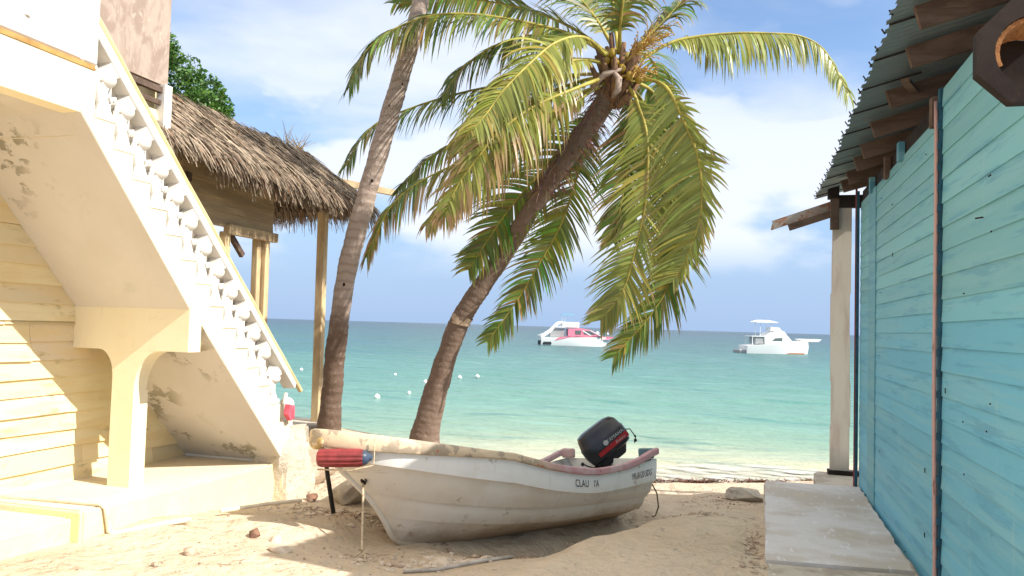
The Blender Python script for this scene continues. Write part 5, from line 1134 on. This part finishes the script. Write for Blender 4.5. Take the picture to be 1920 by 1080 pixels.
g = MB(); g.prism([(3.0, 2.75), (4.5, 2.68), (4.2, 3.1), (3.2, 3.15)], 'y', -.7, .7); g.build('flybridge', YWHITE, Y1)
g = MB()
for x in (1.8, 3.1):
    for y in (-.7, .7): g.tube([(x, y, 2.1), (x+.05, y, 3.75)], .03, 6)
g.build('tower_leg', YWHITE, Y1)
g = MB(); g.prism([(1.2, 3.72), (2.0, 3.98), (2.7, 3.98), (3.9, 3.75), (3.9, 3.68), (1.2, 3.66)], 'y', -1.0, 1.0); g.build('hard_top', YWHITE, Y1)
g = MB(); g.box((-.35, 0, .18), (1.0, 2.0, .5), bev=.1); g.tube([(-.7, -.8, .7), (.2, -.8, .75)], .03, 6); g.build('swim_platform', YGREY, Y1)
g = MB(); g.prism([(6.6, 1.85), (9.6, 1.85), (9.2, 1.55), (7.4, 1.5)], 'y', -.45, .45); g.tube([(8.0, 0, 1.3), (8.0, 0, 1.6)], .05, 6); g.build('bow_dinghy', YWHITE, Y1)
# pink and white excursion boat
Y2 = empty('tour_boat', (-26.3, 103.6, 0)); tag(Y2, 'pink and white tour catamaran with a slide at the stern', 'boat'); Y2.rotation_euler = (0, 0, rad(20)); LY = 9.8
hull_mb(LY, 3.4, 1.2, .85, .15, .85).build('hull', YWHITE, Y2, smooth='auto')
g = MB(); g.prism([(1.8, .70), (9.0, .95), (9.75, 1.15), (9.9, 1.32), (4.8, 1.35), (2.2, 1.05)], 'y', -1.71, 1.71)
bmn = []
for i, v in enumerate(g.v):
    w = (1-max(0, (v.x/LY-.4)/.6)**2.2)**.8 if v.x < LY*.99 else .1; g.v[i] = Vector((v.x, v.y*w+(.02 if v.y > 0 else -.02), v.z))
g.build('pink_band', YPINK, Y2)
g = MB(); g.prism([(3.6, 1.3), (3.6, 2.25), (5.4, 2.35), (6.6, 2.15), (8.2, 1.35)], 'y', -1.2, 1.2); g.build('cabin', YPINK, Y2)
g = MB()
for y in (-1.21, 1.21):
    g.prism([(4.5, 1.5), (4.5, 2.05), (5.3, 2.05), (5.3, 1.5)], 'y', y-.015, y+.015); g.prism([(5.6, 1.55), (5.9, 2.05), (6.5, 2.0), (7.2, 1.55)], 'y', y-.015, y+.015)
g.build('cabin_window', YGLASS, Y2)
g = MB()
for y in (-1.24, 1.24): g.beam((5.5, y, 2.05), (6.6, y, 1.42), .03, .13); g.beam((6.5, y, 2.1), (7.9, y, 1.42), .03, .1)
g.build('window_frame', YWHITE, Y2)
g = MB(); g.box((3.9, 0, 2.75), (2.3, 2.3, .75), bev=.08); g.box((2.6, 0, 2.45), (1.3, 2.3, .12)); g.build('upper_deck', YWHITE, Y2)
g = MB(); g.tube([(2.9, -.8, 3.05), (2.2, -.8, 2.9), (1.2, -.8, 1.9), (.4, -.8, 1.35), (-.35, -.8, 1.15)], [.2, .24, .24, .24, .2], 10); g.build('slide', YWHITE, Y2, smooth=True)
g = MB(); g.box((2.2, 0, 1.7), (1.9, 1.8, 1.1)); g.build('aft_shade', YGREY, Y2)
g = MB(); g.box((3.6, .2, 4.15), (1.7, 1.3, .06)); g.build('awning', YBLUE, Y2)
g = MB()
for x in (2.9, 3.3): g.tube([(x, .1, 3.1), (x, .1, 4.15)], .03, 6)
g.build('awning_pole', YWHITE, Y2)
g = MB(); g.box((.15, -.8, .35), (.7, .5, .6), bev=.1); g.box((.15, .8, .35), (.7, .5, .6), bev=.1); g.box((.8, -1.5, .35), (1.2, .3, .5), bev=.1); g.build('outboard_engine', YDARK, Y2)
bl = [(-21.0, 35.0, .11, 'white float on the water between the stair and the hut post'), (-15.9, 34.9, .09, 'smallest white float, right of the pale palm trunk'), (-12.8, 31.1, .14, 'white float touching the left side of the leaning palm trunk'),
      (-12.6, 34.9, .13, 'white float just right of the leaning trunk, left one of the pair'), (-12.2, 36.1, .13, 'white float right of the leaning trunk, right one of the pair'), (-11.3, 26.1, .09, 'small white float left of the leaning trunk, below the one touching it'),
      (-11.6, 24.1, .13, 'white float nearest the beach, between the two palm trunks'), (-53.0, 295.1, 1.0, 'round white float right of the pink boat, nearer to it'), (-47.6, 285.7, .6, 'tiny white float farther right of the pink boat')]
pxs = [(565, 694), (741, 703), (798, 718), (862, 709), (895, 707), (767, 738), (707, 746), (1120, 626), (1139, 627)]
for i, (x, yy, s_, lb) in enumerate(bl):
    q = Vector((F_*1500+R_*(pxs[i][0]-960)-U_*(pxs[i][1]-540))); t = 2.5/-q.z; c_ = Vector((0, 0, 2.5))+q*t
    g = MB(); s_ *= .75; g.ball((0, 0, 0), s_, 14, (1, 1, .9)); g.tube([(0, 0, s_*.8), (0, 0, s_*1.15)], s_*.18, 8); o = g.build('buoy', BUOY, None, smooth=True); o.location = (c_.x, c_.y, s_*.3); tag(o, lb, 'buoy', 'white floats on the water')

# broken stones and shell rubble in front of the keel and behind the bow
r = random.Random(77); g = MB()
for (ax, ay, bx, by, w_, n) in ((-2.75, 6.15, -1.6, 7.2, .16, 150), (-2.9, 5.95, -2.3, 6.4, .25, 60), (-4.3, 6.9, -3.4, 7.5, .18, 90)):
    for _ in range(n):
        t = r.random(); x = lerp(ax, bx, t)+r.gauss(0, w_); y = lerp(ay, by, t)+r.gauss(0, w_*.7); q = r.uniform(.010, .038)
        bm = bmesh.new(); bmesh.ops.create_icosphere(bm, subdivisions=1, radius=q); bm.verts.index_update()
        sc3 = (r.uniform(.7, 1.5), r.uniform(.6, 1.1), r.uniform(.35, .7)); p0 = Vector(onsand(x, y, q*.1)); a = r.uniform(0, 6.28); ca, sa = cos(a), sin(a)
        vs = []
        for v in bm.verts:
            c_ = v.co*(1+.35*noise.noise(v.co*40+Vector((x*9, y*9, 0)))); c_ = Vector((c_.x*sc3[0], c_.y*sc3[1], c_.z*sc3[2])); vs.append(p0+Vector((c_.x*ca-c_.y*sa, c_.x*sa+c_.y*ca, c_.z)))
        g.add(vs, [tuple(v.index for v in f.verts) for f in bm.faces]); bm.free()
tag(g.build('rubble', ROCK[1]), 'pale broken stone rubble on the sand around the keel', 'rubble', kind='stuff')
